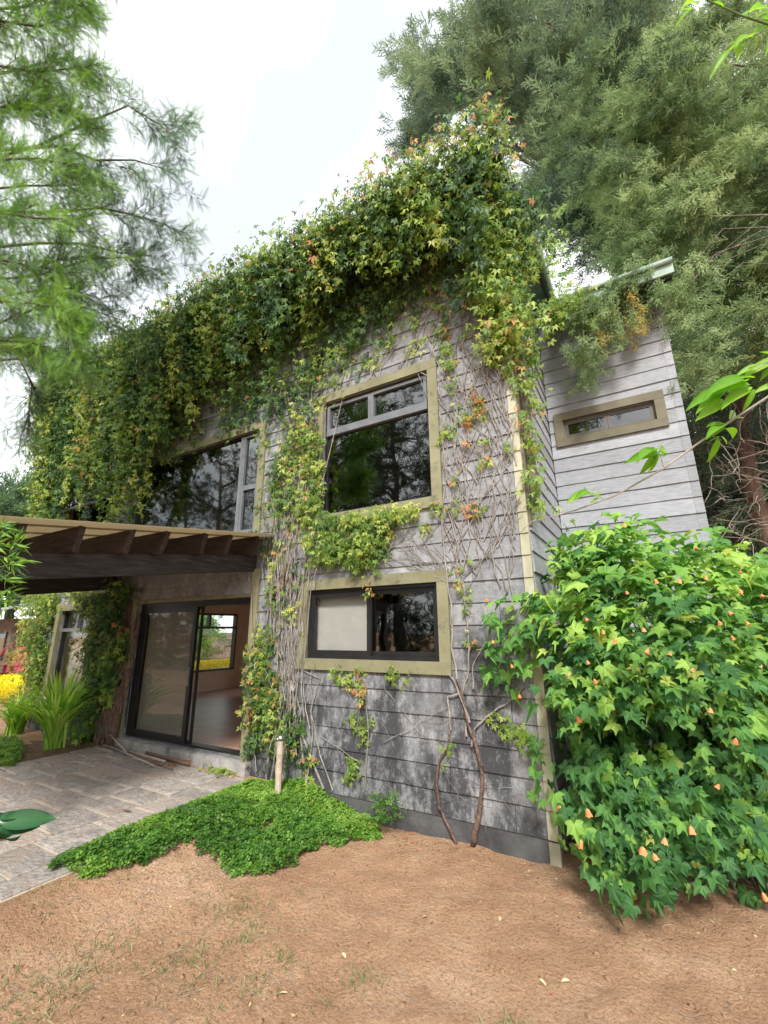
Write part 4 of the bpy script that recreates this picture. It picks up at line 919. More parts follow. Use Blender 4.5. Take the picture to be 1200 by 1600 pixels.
P = np.vstack(P); T = np.vstack(T); NR = np.vstack(NR); TP = np.vstack(TP); SC = np.concatenate(SC)
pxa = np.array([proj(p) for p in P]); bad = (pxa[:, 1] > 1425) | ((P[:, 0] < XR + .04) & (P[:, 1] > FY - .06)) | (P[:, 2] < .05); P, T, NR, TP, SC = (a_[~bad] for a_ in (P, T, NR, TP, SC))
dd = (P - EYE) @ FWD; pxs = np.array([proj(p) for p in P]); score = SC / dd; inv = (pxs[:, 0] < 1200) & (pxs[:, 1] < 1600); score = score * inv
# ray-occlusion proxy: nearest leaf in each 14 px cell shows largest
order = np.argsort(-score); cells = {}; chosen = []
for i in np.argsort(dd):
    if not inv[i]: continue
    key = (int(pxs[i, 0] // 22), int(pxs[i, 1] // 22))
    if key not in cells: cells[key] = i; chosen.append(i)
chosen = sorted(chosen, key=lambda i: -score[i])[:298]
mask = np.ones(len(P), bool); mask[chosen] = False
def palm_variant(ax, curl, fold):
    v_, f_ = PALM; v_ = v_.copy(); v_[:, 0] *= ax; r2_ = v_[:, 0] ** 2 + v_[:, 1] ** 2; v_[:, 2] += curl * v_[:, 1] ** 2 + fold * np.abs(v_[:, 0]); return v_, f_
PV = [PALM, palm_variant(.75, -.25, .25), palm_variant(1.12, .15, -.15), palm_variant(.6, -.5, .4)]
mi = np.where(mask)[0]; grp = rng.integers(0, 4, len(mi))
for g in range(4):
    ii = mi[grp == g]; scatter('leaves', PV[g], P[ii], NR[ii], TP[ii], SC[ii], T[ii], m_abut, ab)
variants = []
for k in range(12):
    v_, f_ = PV[k % 4]; v_ = v_.copy(); v_[:, 2] += rng.normal(0, .03, len(v_)); v_[:, 0] *= rng.uniform(.85, 1.1); me = bpy.data.meshes.new('leaf'); me.from_pydata(v_.tolist(), [], f_.tolist()); me.update()
    at = me.attributes.new('tint', 'FLOAT_COLOR', 'POINT'); at.data.foreach_set('color', np.concatenate([[[min(1, .22 + .075 * k), 0, 0, 1]], np.tile([[.03 + .075 * k, 0, 0, 1]], (len(v_) - 1, 1))]).astype(np.float32).ravel()); me.materials.append(m_abut); variants.append(me)
for i in chosen:
    o = link('leaf', variants[int(np.clip((T[i, 0] - .06) / .075, 0, 11))], None, ab, True)
    Y = Vector(TP[i]).normalized(); Z = Vector(NR[i]); Z = (Z - Z.dot(Y) * Y).normalized(); X = Y.cross(Z); s_ = SC[i]
    mm = Matrix([[X[r] * s_, Y[r] * s_, Z[r] * s_, P[i][r] - ab.location[r]] for r in range(3)] + [[0, 0, 0, 1]]); o.matrix_basis = mm
st = MB(); base = Vector((.05, 4.55, 0))
for i in range(46):
    tg = Vector(cen[rng.integers(len(cen))]); 
    if tg[2] < .3: continue
    b0 = base + Vector((random.uniform(-.1, .5), random.uniform(.1, .5), -.02)); mid = b0.lerp(tg, .5) + Vector((0, .15, .25)); st.tube([b0, b0.lerp(mid, .5) + Vector((0, 0, .06)), mid, mid.lerp(tg, .5) + Vector((0, 0, .06)), tg], [.011, .009, .007, .005, .002], 5, False)
for (p_, q_) in (((740, 1075), (830, 1060)), ((800, 1100), (880, 1120))): pass
st.build('branches', m_bark2, ab)['kind'] = 'stuff'
# flowers
def bell():
    v = []; f = []; n = 15
    prof = [(.006, 0), (.014, -.008), (.020, -.02), (.023, -.034), (.030, -.046)]
    for j, (r_, z) in enumerate(prof):
        for k in range(n): an = 2 * math.pi * k / n; rr = r_ * (1 + (.14 if j > 1 else 0) * math.cos(5 * an)); v.append((rr * math.cos(an), rr * math.sin(an), z + (-.008 * abs(math.cos(2.5 * an)) if j == 4 else 0)))
    for j in range(4):
        for k in range(n): f.append((j * n + k, j * n + (k + 1) % n, (j + 1) * n + (k + 1) % n, (j + 1) * n + k))
    me = bpy.data.meshes.new('flower'); me.from_pydata(v, [], f); me.update(); me.polygons.foreach_set('use_smooth', [True] * len(me.polygons)); me.materials.append(m_petal); return me
bm_ = bell(); cm = MB(); cm.tube([(0, 0, .004), (0, 0, -.006), (0, 0, -.016)], [.004, .012, .019], 7, True); cm.tube([(0, 0, .004), (.004, 0, .03), (.014, 0, .055)], .0016, 4, False); cme = cm.mesh('calyx'); cme.materials.append(m_calyx)
FL = [(976, 823), (1089, 859), (1157, 895), (1024, 910), (1064, 911), (1104, 905), (1157, 926), (1192, 934), (979, 929), (916, 971), (943, 990), (962, 1002), (1006, 987), (1014, 1020), (1049, 1026), (1144, 999), (1168, 977), (1124, 976), (1140, 961), (954, 1052), (918, 1038), (891, 1057), (929, 1067), (799, 1043), (812, 1090), (770, 1005), (761, 940), (815, 998), (902, 1125), (1084, 1050), (1124, 1231), (874, 1265), (918, 1270), (909, 1319), (1005, 1331), (1022, 1341), (1040, 1317), (1080, 1298), (1193, 1402), (1151, 1160), (1111, 1113)]
for (px, py) in FL:
    if px < 860 and py < 1110: c_ = on(px, py, 1, FY - .38)
    else: c_ = dep(px, py, float(shell(px, py)) - .15)
    s_ = .5 if py < 1110 else .72
    o = link('flower', bm_, None, ab, True); o.location = Vector(c_) - ab.location + Vector((0, 0, .025)); o.rotation_euler = (random.uniform(-.5, .5), random.uniform(-.5, .5), random.uniform(0, 6)); s_ *= random.uniform(.8, 1.15); o.scale = (s_, s_, s_ * random.uniform(.9, 1.3))
    cc = bpy.data.objects.new('calyx', cme); C.objects.link(cc); cc.parent = o

# ------------------------------------------------------------------ trees
def tree_foliage(parent, centers, dirs, per, spread, size, mat, tb, T_=(PL1, PL2), autumn=0.0, droop=-.2, name='foliage', jit=.5, tsd=.13):
    P = []; D = []; T = []
    for c_, d_ in zip(centers, dirs):
        k = max(2, int(rng.normal(per, per * .25))); q = c_ + rng.normal(0, 1, (k, 3)) * spread; P.append(q); D.append(norm(d_ + np.array([0, 0, droop]) + rng.normal(0, jit, (k, 3))))
        tt = np.zeros((k, 3)); b_ = np.clip(tb + rng.normal(0, tsd), 0, 1); tt[:, 0] = np.clip(b_ + rng.normal(0, .12, k), 0, 1)
        tt[:, 1] = np.where(rng.random(k) < autumn, rng.uniform(.3, .8, k), 0); T.append(tt)
    P = np.vstack(P); D = np.vstack(D); T = np.vstack(T); n = len(P); h = n // 2
    nr = norm(np.array([0, -.3, 1.0]) + rng.normal(0, .6, (n, 3))); sc = rng.uniform(size * .7, size * 1.3, n)
    v0, f0 = T_[0]; scatter(name, T_[0], P[:h], nr[:h], D[:h], sc[:h], T[:h], mat, parent); scatter(name, T_[1], P[h:], nr[h:], D[h:], sc[h:], T[h:], mat, parent)
def house_ok(P): return ~((P[:, 0] < 1.15) & (P[:, 0] > HX0 - .4) & (P[:, 1] > 6.2) & (P[:, 1] < 12.9) & (P[:, 2] < 7.1)) & ~((P[:, 0] < XR + .5) & (P[:, 1] > 3.5) & (P[:, 2] < 7.5))
def limbs(mb_, trunk, targets, r0, n, sag=.3):
    for i in range(n):
        tg = Vector(targets[rng.integers(len(targets))]); best = min(trunk, key=lambda p: abs(p[2] - (tg[2] - .25 * math.hypot(tg[0] - p[0], tg[1] - p[1])))); b0 = Vector(best); mid = b0.lerp(tg, .5) + Vector((random.uniform(-.2, .2), random.uniform(-.2, .2), sag))
        L_ = (tg - b0).length * .05; wv = lambda: Vector((random.gauss(0, L_), random.gauss(0, L_), random.gauss(0, L_)))
        mb_.tube([b0, b0.lerp(mid, .5) + Vector((0, 0, sag * .3)) + wv(), mid + wv(), mid.lerp(tg, .55) + wv(), tg], [r0, r0 * .75, r0 * .5, r0 * .3, r0 * .12], 5, False)
# A: tall blue-green cypress behind the wing, its branches over the roof
ta = thing('cypress_tree', 'tall dark blue-green cypress towering behind the roof peak', 'tree', (1.6, 13.8, 0), 'cypress trees beside the house')
trunkA = [(1.6, 13.8, z) for z in np.linspace(-.1, 21, 22)]; trunkA = [(x + .15 * math.sin(z * .5), y + .12 * math.cos(z * .4), z) for x, y, z in trunkA]
polyTA = [(628, 100), (665, 75), (705, 55), (770, 20), (800, -40), (1010, -60), (1040, 120), (1030, 420), (960, 440), (880, 440), (850, 380), (845, 250), (790, 165), (700, 180), (640, 235), (655, 170)]
xy = sample_poly(polyTA, 270); cA = dep_many(xy, rng.uniform(9.5, 15.5, len(xy))); ok = house_ok(cA); xy = xy[ok]; cA = cA[ok]
# open window of sky low between crown and roof
gap = ((xy[:, 0] - 915) / 62) ** 2 + ((xy[:, 1] - 410) / 62) ** 2 < 1; cA = cA[~gap | (rng.random(len(xy)) < .25)]
dA = norm(cA - np.array([1.6, 12.8, 0]) * [1, 1, 0] - np.stack([np.zeros(len(cA)), np.zeros(len(cA)), cA[:, 2]], 1))
tree_foliage(ta, cA, dA, 34, np.array([.30, .30, .20]), .46, m_cypdk, .58, droop=-.12, tsd=.24)
tr_ = MB(); tr_.tube(trunkA, taper(22, .36, .05), 10); limbs(tr_, trunkA[5:], cA, .10, 90, .5); tr_.build('trunk', m_bark, ta, True)
# B: nearer light green cypress on the right
tb_ = thing('cypress_tree', 'large light green cypress at right with drooping sprays over the wing roof', 'tree', (4.6, 8.6, 0), 'cypress trees beside the house')
trunkB = [(4.35 + .15 * math.sin(z * .6), 8.3 + .1 * z / 3, z) for z in np.linspace(-.1, 15, 18)]
polyTB = [(930, 90), (1020, 60), (1100, 20), (1260, -40), (1260, 560), (1160, 590), (1090, 560), (1070, 500), (1010, 450), (985, 400), (955, 330), (905, 290), (880, 220)]
xy = sample_poly(polyTB, 300); cB = dep_many(xy, rng.uniform(7.0, 10.5, len(xy))); cB = cB[house_ok(cB)]
dB = norm((cB - np.array([4.4, 8.8, 0])) * [1, 1, 0] + [0, 0, .1])
tree_foliage(tb_, cB, dB, 40, np.array([.24, .24, .13]), .33, m_cyp, .58, droop=-.25, tsd=.26)
hang = [(905, 490), (925, 470), (950, 465), (975, 450), (990, 470), (930, 510), (915, 530), (905, 545), (925, 545), (945, 530), (960, 520), (930, 570), (915, 585), (935, 500), (960, 480), (1010, 455), (1030, 440), (1050, 470), (1075, 500), (1060, 440), (1060, 590), (1080, 570), (970, 430), (1000, 420), (1100, 520), (1120, 560), (1110, 600), (1010, 420), (1030, 415), (1050, 430), (1070, 450), (1045, 400), (1080, 420), (990, 440), (960, 450), (1065, 475), (1085, 470), (1000, 450), (1020, 460)]
cH = np.array([dep(px, py, 6.2 + random.uniform(-.25, .1)) for px, py in hang]); 
tree_foliage(tb_, cH, np.tile(np.array([-.35, -.35, -.6]), (len(cH), 1)), 12, np.array([.10, .10, .10]), .26, m_cyp, .62, droop=-.5, jit=.4)
yl = np.array([dep(px, py, 6.1) for px, py in ((990, 465), (995, 485), (993, 505), (985, 490), (1000, 500), (990, 520), (945, 535), (940, 520))])
tree_foliage(tb_, yl, np.tile(np.array([-.1, -.2, -1.]), (len(yl), 1)), 9, np.array([.06, .06, .10]), .22, m_cyp, .9, autumn=.75, droop=-.5)
tr_ = MB(); tr_.tube(trunkB, taper(18, .30, .05), 10); tr_.build('trunk', m_bark, tb_, True); lb = MB(); limbs(lb, trunkB[6:], cB + FWD * .6, .035, 34, -.1); limbs(lb, trunkB[9:12], cH, .012, 6, .3); lb.build('branches', m_bark2, tb_, True)['kind'] = 'stuff'
# C: understorey thicket, right
tcx = thing('cypress_tree', 'dark twiggy cypress with a reddish trunk at the right edge beyond the wing', 'tree', (3.4, 8.6, 0), 'cypress trees beside the house')
pC = dep(1215, 860, 9.0); trunkC = [(pC[0] + .12 * math.sin(z), pC[1] + .05 * z, z) for z in np.linspace(-.1, 11, 14)]
tcx.location = (pC[0], pC[1], 0)
polyTC = [(1048, 520), (1260, 540), (1260, 900), (1120, 860), (1105, 790), (1075, 660)]
xy = sample_poly(polyTC, 190); cC = dep_many(xy, rng.uniform(9.5, 15, len(xy))); cC = cC[house_ok(cC) & (cC[:, 2] > .5)]
dC = norm((cC - np.array([pC[0], pC[1], 0])) * [1, 1, 0] + [0, 0, -.2]); tree_foliage(tcx, cC, dC, 17, np.array([.4, .4, .3]), .55, m_cypdk, .38, autumn=.12, droop=-.3)
tr_ = MB(); tr_.tube(trunkC, taper(14, .27, .06), 10); limbs(tr_, trunkC[1:], cC, .045, 60, .15); tr_.build('trunk', m_bark, tcx, True)
tw = MB()
for i in range(70):
    c_ = Vector(dep(random.uniform(1110, 1210), random.uniform(680, 880), random.uniform(6.9, 9.0))); 
    if c_[0] < .95: continue
    d_ = Vector((random.uniform(-1, 1), random.uniform(-.5, .5), random.uniform(-.3, .9))).normalized(); pts = [c_]
    for k in range(7): d_ = (d_ + Vector((random.gauss(0, .3), random.gauss(0, .3), random.gauss(0, .3)))).normalized(); pts.append(pts[-1] + d_ * .13)
    if min(p[0] for p in pts) > .9: tw.tube(pts, taper(len(pts), .009, .003), 4, False)
tw.build('dead_twigs', m_twig, tcx)['kind'] = 'stuff'
# backdrop trees further right/back so the far side closes with dark foliage
for j, (bx, by, hh, rr_) in enumerate(((7.5, 14.5, 9, 2.6), (4.6, 19, 10, 3.0), (9.5, 9.5, 8, 2.4))):
    t_o = thing('background_tree', ['bushy dark tree far behind the reddish cypress trunk', 'tall dark tree deep in the grove behind the wing', 'dark tree outermost at the right of the grove'][j], 'tree', (bx, by, 0), 'trees in the grove behind')
    k = 120; u = norm(rng.normal(0, 1, (k, 3))); c_ = np.array([bx, by, hh * .52]) + u * np.array([rr_, rr_, hh * .48]) * rng.uniform(.4, 1, (k, 1)); c_ = c_[c_[:, 2] > .4]
    tree_foliage(t_o, c_, norm(u[:len(c_)] + 0), 12, np.array([.5, .5, .4]), .9, m_cypdk, .35, droop=-.1)
    MB().tube([(bx, by, -.1), (bx + .1, by, hh * .5), (bx, by, hh * .9)], [.25, .16, .04], 8).build('trunk', m_bark, t_o, True)

# D: feathery tree, left foreground
tf = thing('feathery_tree', 'tall feathery-leaved tree leaning in over the patio at upper left', 'tree', (-6.8, .9, 0))
trunkD = [(-7.4 + .1 * math.sin(z), .3 + .02 * z, z) for z in np.linspace(-.1, 10, 14)]
FR2 = frond(5, 15, .20, .013, .12); FR1 = frond(2, 17, .17, .012, .25)
tr_ = MB(); tr_.tube(trunkD, taper(14, .20, .06), 9)
def spray_limb(path, depth, nsub, flen, tb, lo_len, hi_len):
    K = [dep(px, py, depth + rng.uniform(-.25, .25)) for px, py in path]; base = min(trunkD, key=lambda p: abs(p[2] - (K[0][2] - .6)))
    pts = [tuple(base)] + [tuple(k) for k in K]; tr_.tube(pts, taper(len(pts), .024, .005), 5, False)
    K = np.array(K); P = []; D = []; T = []
    for s_ in range(nsub):
        t = rng.uniform(.02, .999) * (len(K) - 1); i0 = int(t); a = K[i0] + (K[i0 + 1] - K[i0]) * (t - i0); d = K[i0 + 1] - K[i0]; d = d / np.linalg.norm(d)
        d = d + (UPV * rng.normal(-.12, .55) + FWD * rng.normal(0, .55)); d /= np.linalg.norm(d); L_ = rng.uniform(lo_len, hi_len); tbb = np.clip(tb + rng.normal(0, .16), 0, 1)
        for tw_ in range(3):
            dd = d if tw_ == 0 else d + rng.normal(0, .45, 3); dd /= np.linalg.norm(dd); st_ = a if tw_ == 0 else a + d * L_ * rng.uniform(.2, .7); Lt = L_ * (1 if tw_ == 0 else .55); n_ = max(3, int(Lt / .030)); tt_ = np.linspace(.12, 1, n_)[:, None]
            q = st_ + dd * Lt * tt_ + np.array([0, 0, -.16 * Lt]) * tt_ ** 2; side = np.where(np.arange(n_) % 2 == 0, 1., -1.)[:, None] * (np.cross(dd, FWD) / max(1e-6, np.linalg.norm(np.cross(dd, FWD))))
            P.append(q + rng.normal(0, .012, (n_, 3))); D.append(norm(dd * .65 + side * .8 + rng.normal(0, .28, (n_, 3)) + [0, 0, -.12])); z_ = np.zeros((n_, 3)); z_[:, 0] = np.clip(tbb + rng.normal(0, .12, n_), 0, 1); T.append(z_)
            tr_.tube([tuple(st_), tuple(st_ + dd * Lt * .5 + np.array([0, 0, -.02])), tuple(st_ + dd * Lt * .95 + np.array([0, 0, -.14 * Lt]))], [.005, .003, .0015], 3, False)
    P = np.vstack(P); D = np.vstack(D); T = np.vstack(T); n = len(P); h = n // 2; nr = norm(-FWD * .6 + np.array([0, 0, .5]) + rng.normal(0, .6, (n, 3))); sc = rng.uniform(flen * .7, flen * 1.25, n)
    return (P, D, T, nr, sc)
ACC = []
for path in ([(-60, 260), (60, 228), (130, 195), (200, 165), (250, 195), (272, 212)], [(-60, 130), (40, 105), (100, 90), (155, 112)], [(-40, 330), (70, 332), (160, 325), (225, 340), (262, 352)], [(-40, 440), (60, 430), (140, 405), (200, 402), (228, 432)], [(-40, 520), (60, 480), (130, 480), (190, 500)],
             [(-40, 560), (30, 545), (75, 570)], [(-60, 20), (40, 10), (110, -20), (140, -40)], [(-60, 200), (30, 165), (100, 160), (160, 200)], [(60, 380), (120, 380), (190, 395), (240, 400)], [(90, 228), (150, 250), (210, 250), (250, 262)], [(-60, 300), (40, 290), (110, 290), (170, 280)], [(-60, 480), (20, 460), (80, 450), (140, 440)], [(30, 560), (50, 600), (45, 650), (30, 690)]):
    ACC.append(spray_limb(path, 5.9, 26 if path[0][0] < 20 else 15, .18, .24, .30, .62))
for yy in (-40, 30, 100, 170, 250, 330, 400, 470, 530):
    ACC.append(spray_limb([(-120, yy + 20), (-20, yy), (60, yy + rng.uniform(-20, 20)), (rng.uniform(95, 140), yy + rng.uniform(-10, 40))], 4.6, 44, .155, .62, .26, .46))
for g, T_ in ((0, FR1), (1, FR2)):
    A = [tuple(x[g::2] for x in a) for a in ACC]; scatter('foliage', T_, *(np.vstack([a[i] for a in A]) for i in (0, 3, 1)), np.concatenate([a[4] for a in A]), np.vstack([a[2] for a in A]), m_feather, tf)
tr_.build('trunk', m_bark2, tf, True)
# E: bamboo-like sprigs at the left edge
bb = thing('bamboo_plant', 'spiky leaved bamboo shoots poking in at the left edge by the pergola beam', 'plant', (-3.6, .5, 0))
P = []; D = []
for (px, py) in ((12, 828), (18, 850), (5, 870), (20, 880), (8, 905), (0, 820), (-10, 850), (-12, 890), (10, 925), (-5, 940)):
    c_ = dep(px, py, 2.6); k = 16; P.append(np.tile(c_, (k, 1)) + rng.normal(0, .012, (k, 3))); D.append(norm(RGT * .8 + rng.normal(0, .6, (k, 3)) + np.array([0, 0, -.1])))
P = np.vstack(P); D = np.vstack(D); n = len(P); NB = tri_template(*strip_leaf(2, .07, .15, .02)); scatter('leaves', NB, P, norm(rng.normal(0, 1, (n, 3)) + [0, -.5, .5]), D, rng.uniform(.07, .14, n), tints(n, .3, .9), m_feather, bb)
st = MB(); b0 = dep(-60, 1100, 2.7); b0[2] = 0
for py in (840, 890, 930): st.tube([tuple(b0 + [0, 0, 0]), tuple(dep(-60, 1000, 2.65)), tuple(dep(-30, py + 30, 2.6)), tuple(dep(8, py - 5, 2.6))], [.012, .008, .005, .003], 5, False)
st.build('canes', m_green_stem, bb); bb.location = tuple(b0 * [1, 1, 0])
for ch in bb.children: ch.location = -bb.location

# F: trees behind the camera (reflected in the glass)
for j, (bx, by, hh, rr_) in enumerate(((-8.6, -6.8, 13.5, 2.9), (-13.5, -9, 15, 3.2), (9.5, -9, 10, 2.6), (-19.5, -6.5, 13, 3.4), (-26, -9, 15, 3.6))):
    t_o = thing('garden_tree', ['tree mirrored in the upper right window, nearest across the garden', 'tall tree behind the one mirrored in the upper right window', 'smaller tree across the garden facing the wing', 'tree mirrored in the wide window over the pergola', 'outermost tree across the garden beyond the patio'][j], 'tree', (bx, by, 0), 'trees across the garden')
    k = 190 if j < 3 else 100; u = norm(rng.normal(0, 1, (k, 3))); c_ = np.array([bx, by, hh * .54]) + u * np.array([rr_, rr_, hh * .46]) * rng.uniform(.35, 1, (k, 1))
    tree_foliage(t_o, c_, u, 9, np.array([.35, .35, .25]), .6, m_shade, .6, droop=-.1)
    m_ = MB(); tk = [(bx + .12 * math.sin(z), by, z) for z in np.linspace(-.1, hh * .85, 9)]; m_.tube(tk, taper(9, .24, .05), 8); limbs(m_, tk[3:], c_, .07, 26, .2); m_.build('trunk', m_bark2, t_o, True)
hb = thing('unseen_hedge', 'added dark hedge behind the camera, covering soil and horizon in the window reflections', 'hedge', (-3, -5.6, 0))  # hedge added out of view so the panes mirror less soil and horizon
n = 9000; q = np.stack([rng.uniform(-24, 12, n), -5.6 + rng.normal(0, .35, n), rng.uniform(0, 2.7, n) + rng.normal(0, .15, n)], 1); tree_h = scatter('leaves', PL1, q, norm(rng.normal(0, 1, (n, 3)) + [0, .6, .5]), norm(rng.normal(0, 1, (n, 3)) + [0, .3, .4]), rng.uniform(.25, .45, n), tints(n, .1, .8), m_shade, hb)
# distant tree beyond the left end of the house
dt = thing('distant_tree', 'hazy green tree beyond the left end of the house, above the pergola', 'tree', tuple(dep(20, 980, 26) * [1, 1, 0]))
k = 130; u = norm(rng.normal(0, 1, (k, 3))); cpt = dep(25, 850, 26); c_ = cpt + u * np.array([3.6, 3.0, 3.4]) * rng.uniform(.3, 1, (k, 1)); tree_foliage(dt, c_, u, 12, np.array([.5, .5, .4]), 1.2, m_bgleaf, .6, droop=0)
MB().tube([(dt.location[0], dt.location[1], -.1), tuple(cpt)], [.3, .15], 8).build('trunk', m_bark2, dt, True)

# ------------------------------------------------------------------ ground plants
poly = [(400, 1236), (480, 1236), (545, 1248), (600, 1276), (592, 1290), (505, 1305), (430, 1352), (385, 1352), (320, 1350), (300, 1325), (270, 1345), (210, 1372), (150, 1392), (58, 1390), (75, 1370), (180, 1322), (280, 1282), (350, 1250)]
PG = [tuple(on(px, py, 2, .12)[:2]) for px, py in poly]
q = sample_poly(PG, 13000); cx_, cy_ = q[:, 0], q[:, 1]
Pa = np.array(PG); dmin = np.full(len(q), 9.)
for i in range(len(Pa)):
    a, b = Pa[i], Pa[(i + 1) % len(Pa)]; t = np.clip(((q - a) @ (b - a)) / ((b - a) @ (b - a)), 0, 1); dmin = np.minimum(dmin, np.linalg.norm(q - (a + t[:, None] * (b - a)), axis=1))
keep = dmin > .10 * (vnoise(q[:, 0], q[:, 1], .10, 21) + .35); keep &= ~((vnoise(q[:, 0], q[:, 1], .13, 22) > .36) & (rng.random(len(q)) < .8)); q = q[keep]; dmin = dmin[keep]; cx_, cy_ = q[:, 0], q[:, 1]
hgt = np.clip(dmin / .12, .12, 1) ** .6 * (.075 + .05 * (vnoise(cx_, cy_, .16, 8) + .5) + .05 * vnoise(cx_, cy_, .4, 9))
gz = np.maximum(ground_z(cx_, cy_), PZ * np.clip((PX1 + .55 - cx_) / .55, 0, 1) ** .8); P = np.stack([cx_ + rng.normal(0, .012, len(q)), cy_ + rng.normal(0, .012, len(q)), gz + hgt * rng.uniform(.45, 1.0, len(q))], 1)
def trefoil():
    v = []; f = []
    for an in (0, 120, 240):
        c, s_ = math.cos(R(an)), math.sin(R(an)); n = len(v)
        for x, y, z in ((0, .05, 0), (-.42, .55, .1), (0, .95, -.1), (.42, .55, .1)): v.append((x * c + y * s_, -x * s_ + y * c, z))
        f += [(n, n + 2, n + 1), (n, n + 3, n + 2)]
    return tri_template(v, f)
TF = trefoil(); n = len(P); tt = tints(n, .1, .7, .015); tt[:, 0] = np.clip(tt[:, 0] + 1.0 * vnoise(cx_, cy_, .35, 12) + .1, 0, 1)
gc = scatter('ground_cover', TF, P, norm(np.array([0, -.25, 1]) + rng.normal(0, .35, (n, 3))), norm(rng.normal(0, 1, (n, 3)) * [1, 1, .3]), rng.uniform(.018, .036, n), tt, m_cover)
tag(gc, 'low bright green clover-like ground cover spilling between patio and bare soil', 'ground cover', kind='stuff')
# taller weed at its right end
P = np.array([on(px, py, 1, FY - .25) for px, py in [(random.gauss(600, 14), random.uniform(1240, 1285)) for _ in range(160)]]); P[:, 1] += rng.normal(0, .05, len(P)); n = len(P)
wd = scatter('weed', TF, P, norm(np.array([0, -.4, 1]) + rng.normal(0, .5, (n, 3))), norm(rng.normal(0, 1, (n, 3))), rng.uniform(.02, .032, n), tints(n, .0, .5), m_cover); tag(wd, 'dark straggly weed at the right end of the ground cover by the wall', 'weed', kind='stuff')
# low clipped clump at far left
hd = thing('low_hedge', 'low bright green clump beside the patio at the left edge', 'hedge', tuple(on(10, 1195, 2, .2) * [1, 1, 0] + [0, 0, .15]))
def mound(parent, pts_px, zb, h, count, mat, size, tlo, thi, T_=TF, autumn=0, name='leaves'):
    PP = [tuple(on(px, py, 2, zb)[:2]) for px, py in pts_px]; q = sample_poly(PP, count); Pa = np.array(PP); dm = np.full(len(q), 9.)
    for i in range(len(Pa)):
        a, b = Pa[i], Pa[(i + 1) % len(Pa)]; t = np.clip(((q - a) @ (b - a)) / ((b - a) @ (b - a)), 0, 1); dm = np.minimum(dm, np.linalg.norm(q - (a + t[:, None] * (b - a)), axis=1))
    hh = np.clip(dm / (h * .6), .05, 1) ** .5 * h * (.85 + .3 * vnoise(q[:, 0], q[:, 1], .2, 4)); z = zb + hh * (1 - rng.random(len(q)) ** 2 * .8); n = len(q)
    return scatter(name, T_, np.stack([q[:, 0], q[:, 1], z], 1), norm(np.array([0, -.5, 1]) + rng.normal(0, .4, (n, 3))), norm(rng.normal(0, 1, (n, 3))), rng.uniform(size * .7, size * 1.3, n), tints(n, tlo, thi, autumn), mat, parent)
mound(hd, [(-60, 1205), (20, 1200), (32, 1185), (38, 1165), (0, 1160), (-80, 1165)], .19, .16, 2600, m_cover, .03, .3, 1)
# strap leaved clumps
def strap_clump(label, px, py, nb, ln, zb=.16, w_=.03, hi=1.0):
    c_ = on(px, py, 2, zb); o_ = thing('strap_leaf_plant', label, 'plant', tuple(c_), 'strap leaved plants in the bed'); m_ = MB(); m2 = []
    V = []; F = []; TT = []
    for i in range(nb):
        az = random.uniform(0, 6.28); lean = random.uniform(.15, .75); L_ = ln * random.uniform(.6, 1.1); base = Vector((c_[0] + random.gauss(0, .05), c_[1] + random.gauss(0, .05), c_[2])); d_ = Vector((math.cos(az), math.sin(az), 0)); sd_ = Vector((-math.sin(az), math.cos(az), 0)); b_ = len(V); K = 6; tv = random.uniform(.1, hi)
        for k in range(K + 1):
            t = k / K; p = base + d_ * (L_ * lean * t ** 1.6) + Vector((0, 0, L_ * (t * (1 - .28 * lean * t) - lean * .35 * t ** 3))); ww = w_ * (math.sin(math.pi * (.2 + .78 * t))) * .5
            V += [tuple(p - sd_ * ww + Vector((0, 0, ww * .4))), tuple(p), tuple(p + sd_ * ww + Vector((0, 0, ww * .4)))]; TT += [tv + .1 * t] * 3
        for k in range(K):
            a = b_ + 3 * k; F += [(a, a + 1, a + 4, a + 3), (a + 1, a + 2, a + 5, a + 4)]
    me = bpy.data.meshes.new('leaves'); me.from_pydata(V, [], F); me.update(); at = me.attributes.new('tint', 'FLOAT_COLOR', 'POINT'); cc = np.zeros((len(V), 4), np.float32); cc[:, 0] = np.clip(TT, 0, 1); cc[:, 3] = 1; at.data.foreach_set('color', cc.ravel())
    l_ = link('leaves', me, m_blade, o_); l_['kind'] = 'stuff'; return o_
strap_clump('big fountain of bright strap leaves in front of the left ground floor window', 82, 1172, 190, 1.35, w_=.05)
strap_clump('smaller grey-green strap leaf clump at the left edge of the bed', 22, 1150, 120, .95, w_=.045, hi=.8)
strap_clump('dull low strap leaf tuft between the big clump and the creeper trunk', 118, 1162, 50, .4, w_=.03, hi=.5)
# dark soil of the planting bed
bed = MB(); bp_ = [on(px, py, 2, .19) for px, py in ((-120, 1218), (0, 1208), (60, 1194), (110, 1184), (160, 1168), (185, 1160))]; bk = [(p[0] - 2.2, min(p[1] + 1.0, FY - .1)) for p in bp_]
bedv = [(p[0] - .02, min(p[1], FY - .15), .192) for p in bp_] + [(p[0], p[1], .185) for p in bk]; nb = len(bp_)
bed.v = [tuple(v) for v in bedv]; bed.f = [(i, i + 1, nb + i + 1, nb + i) for i in range(nb - 1)]
tag(bed.build('planting_bed', surf('dark_bed_soil', (.10, .055, .035), (.22, .13, .085), 12, .95, .8, 40)), kind='structure')
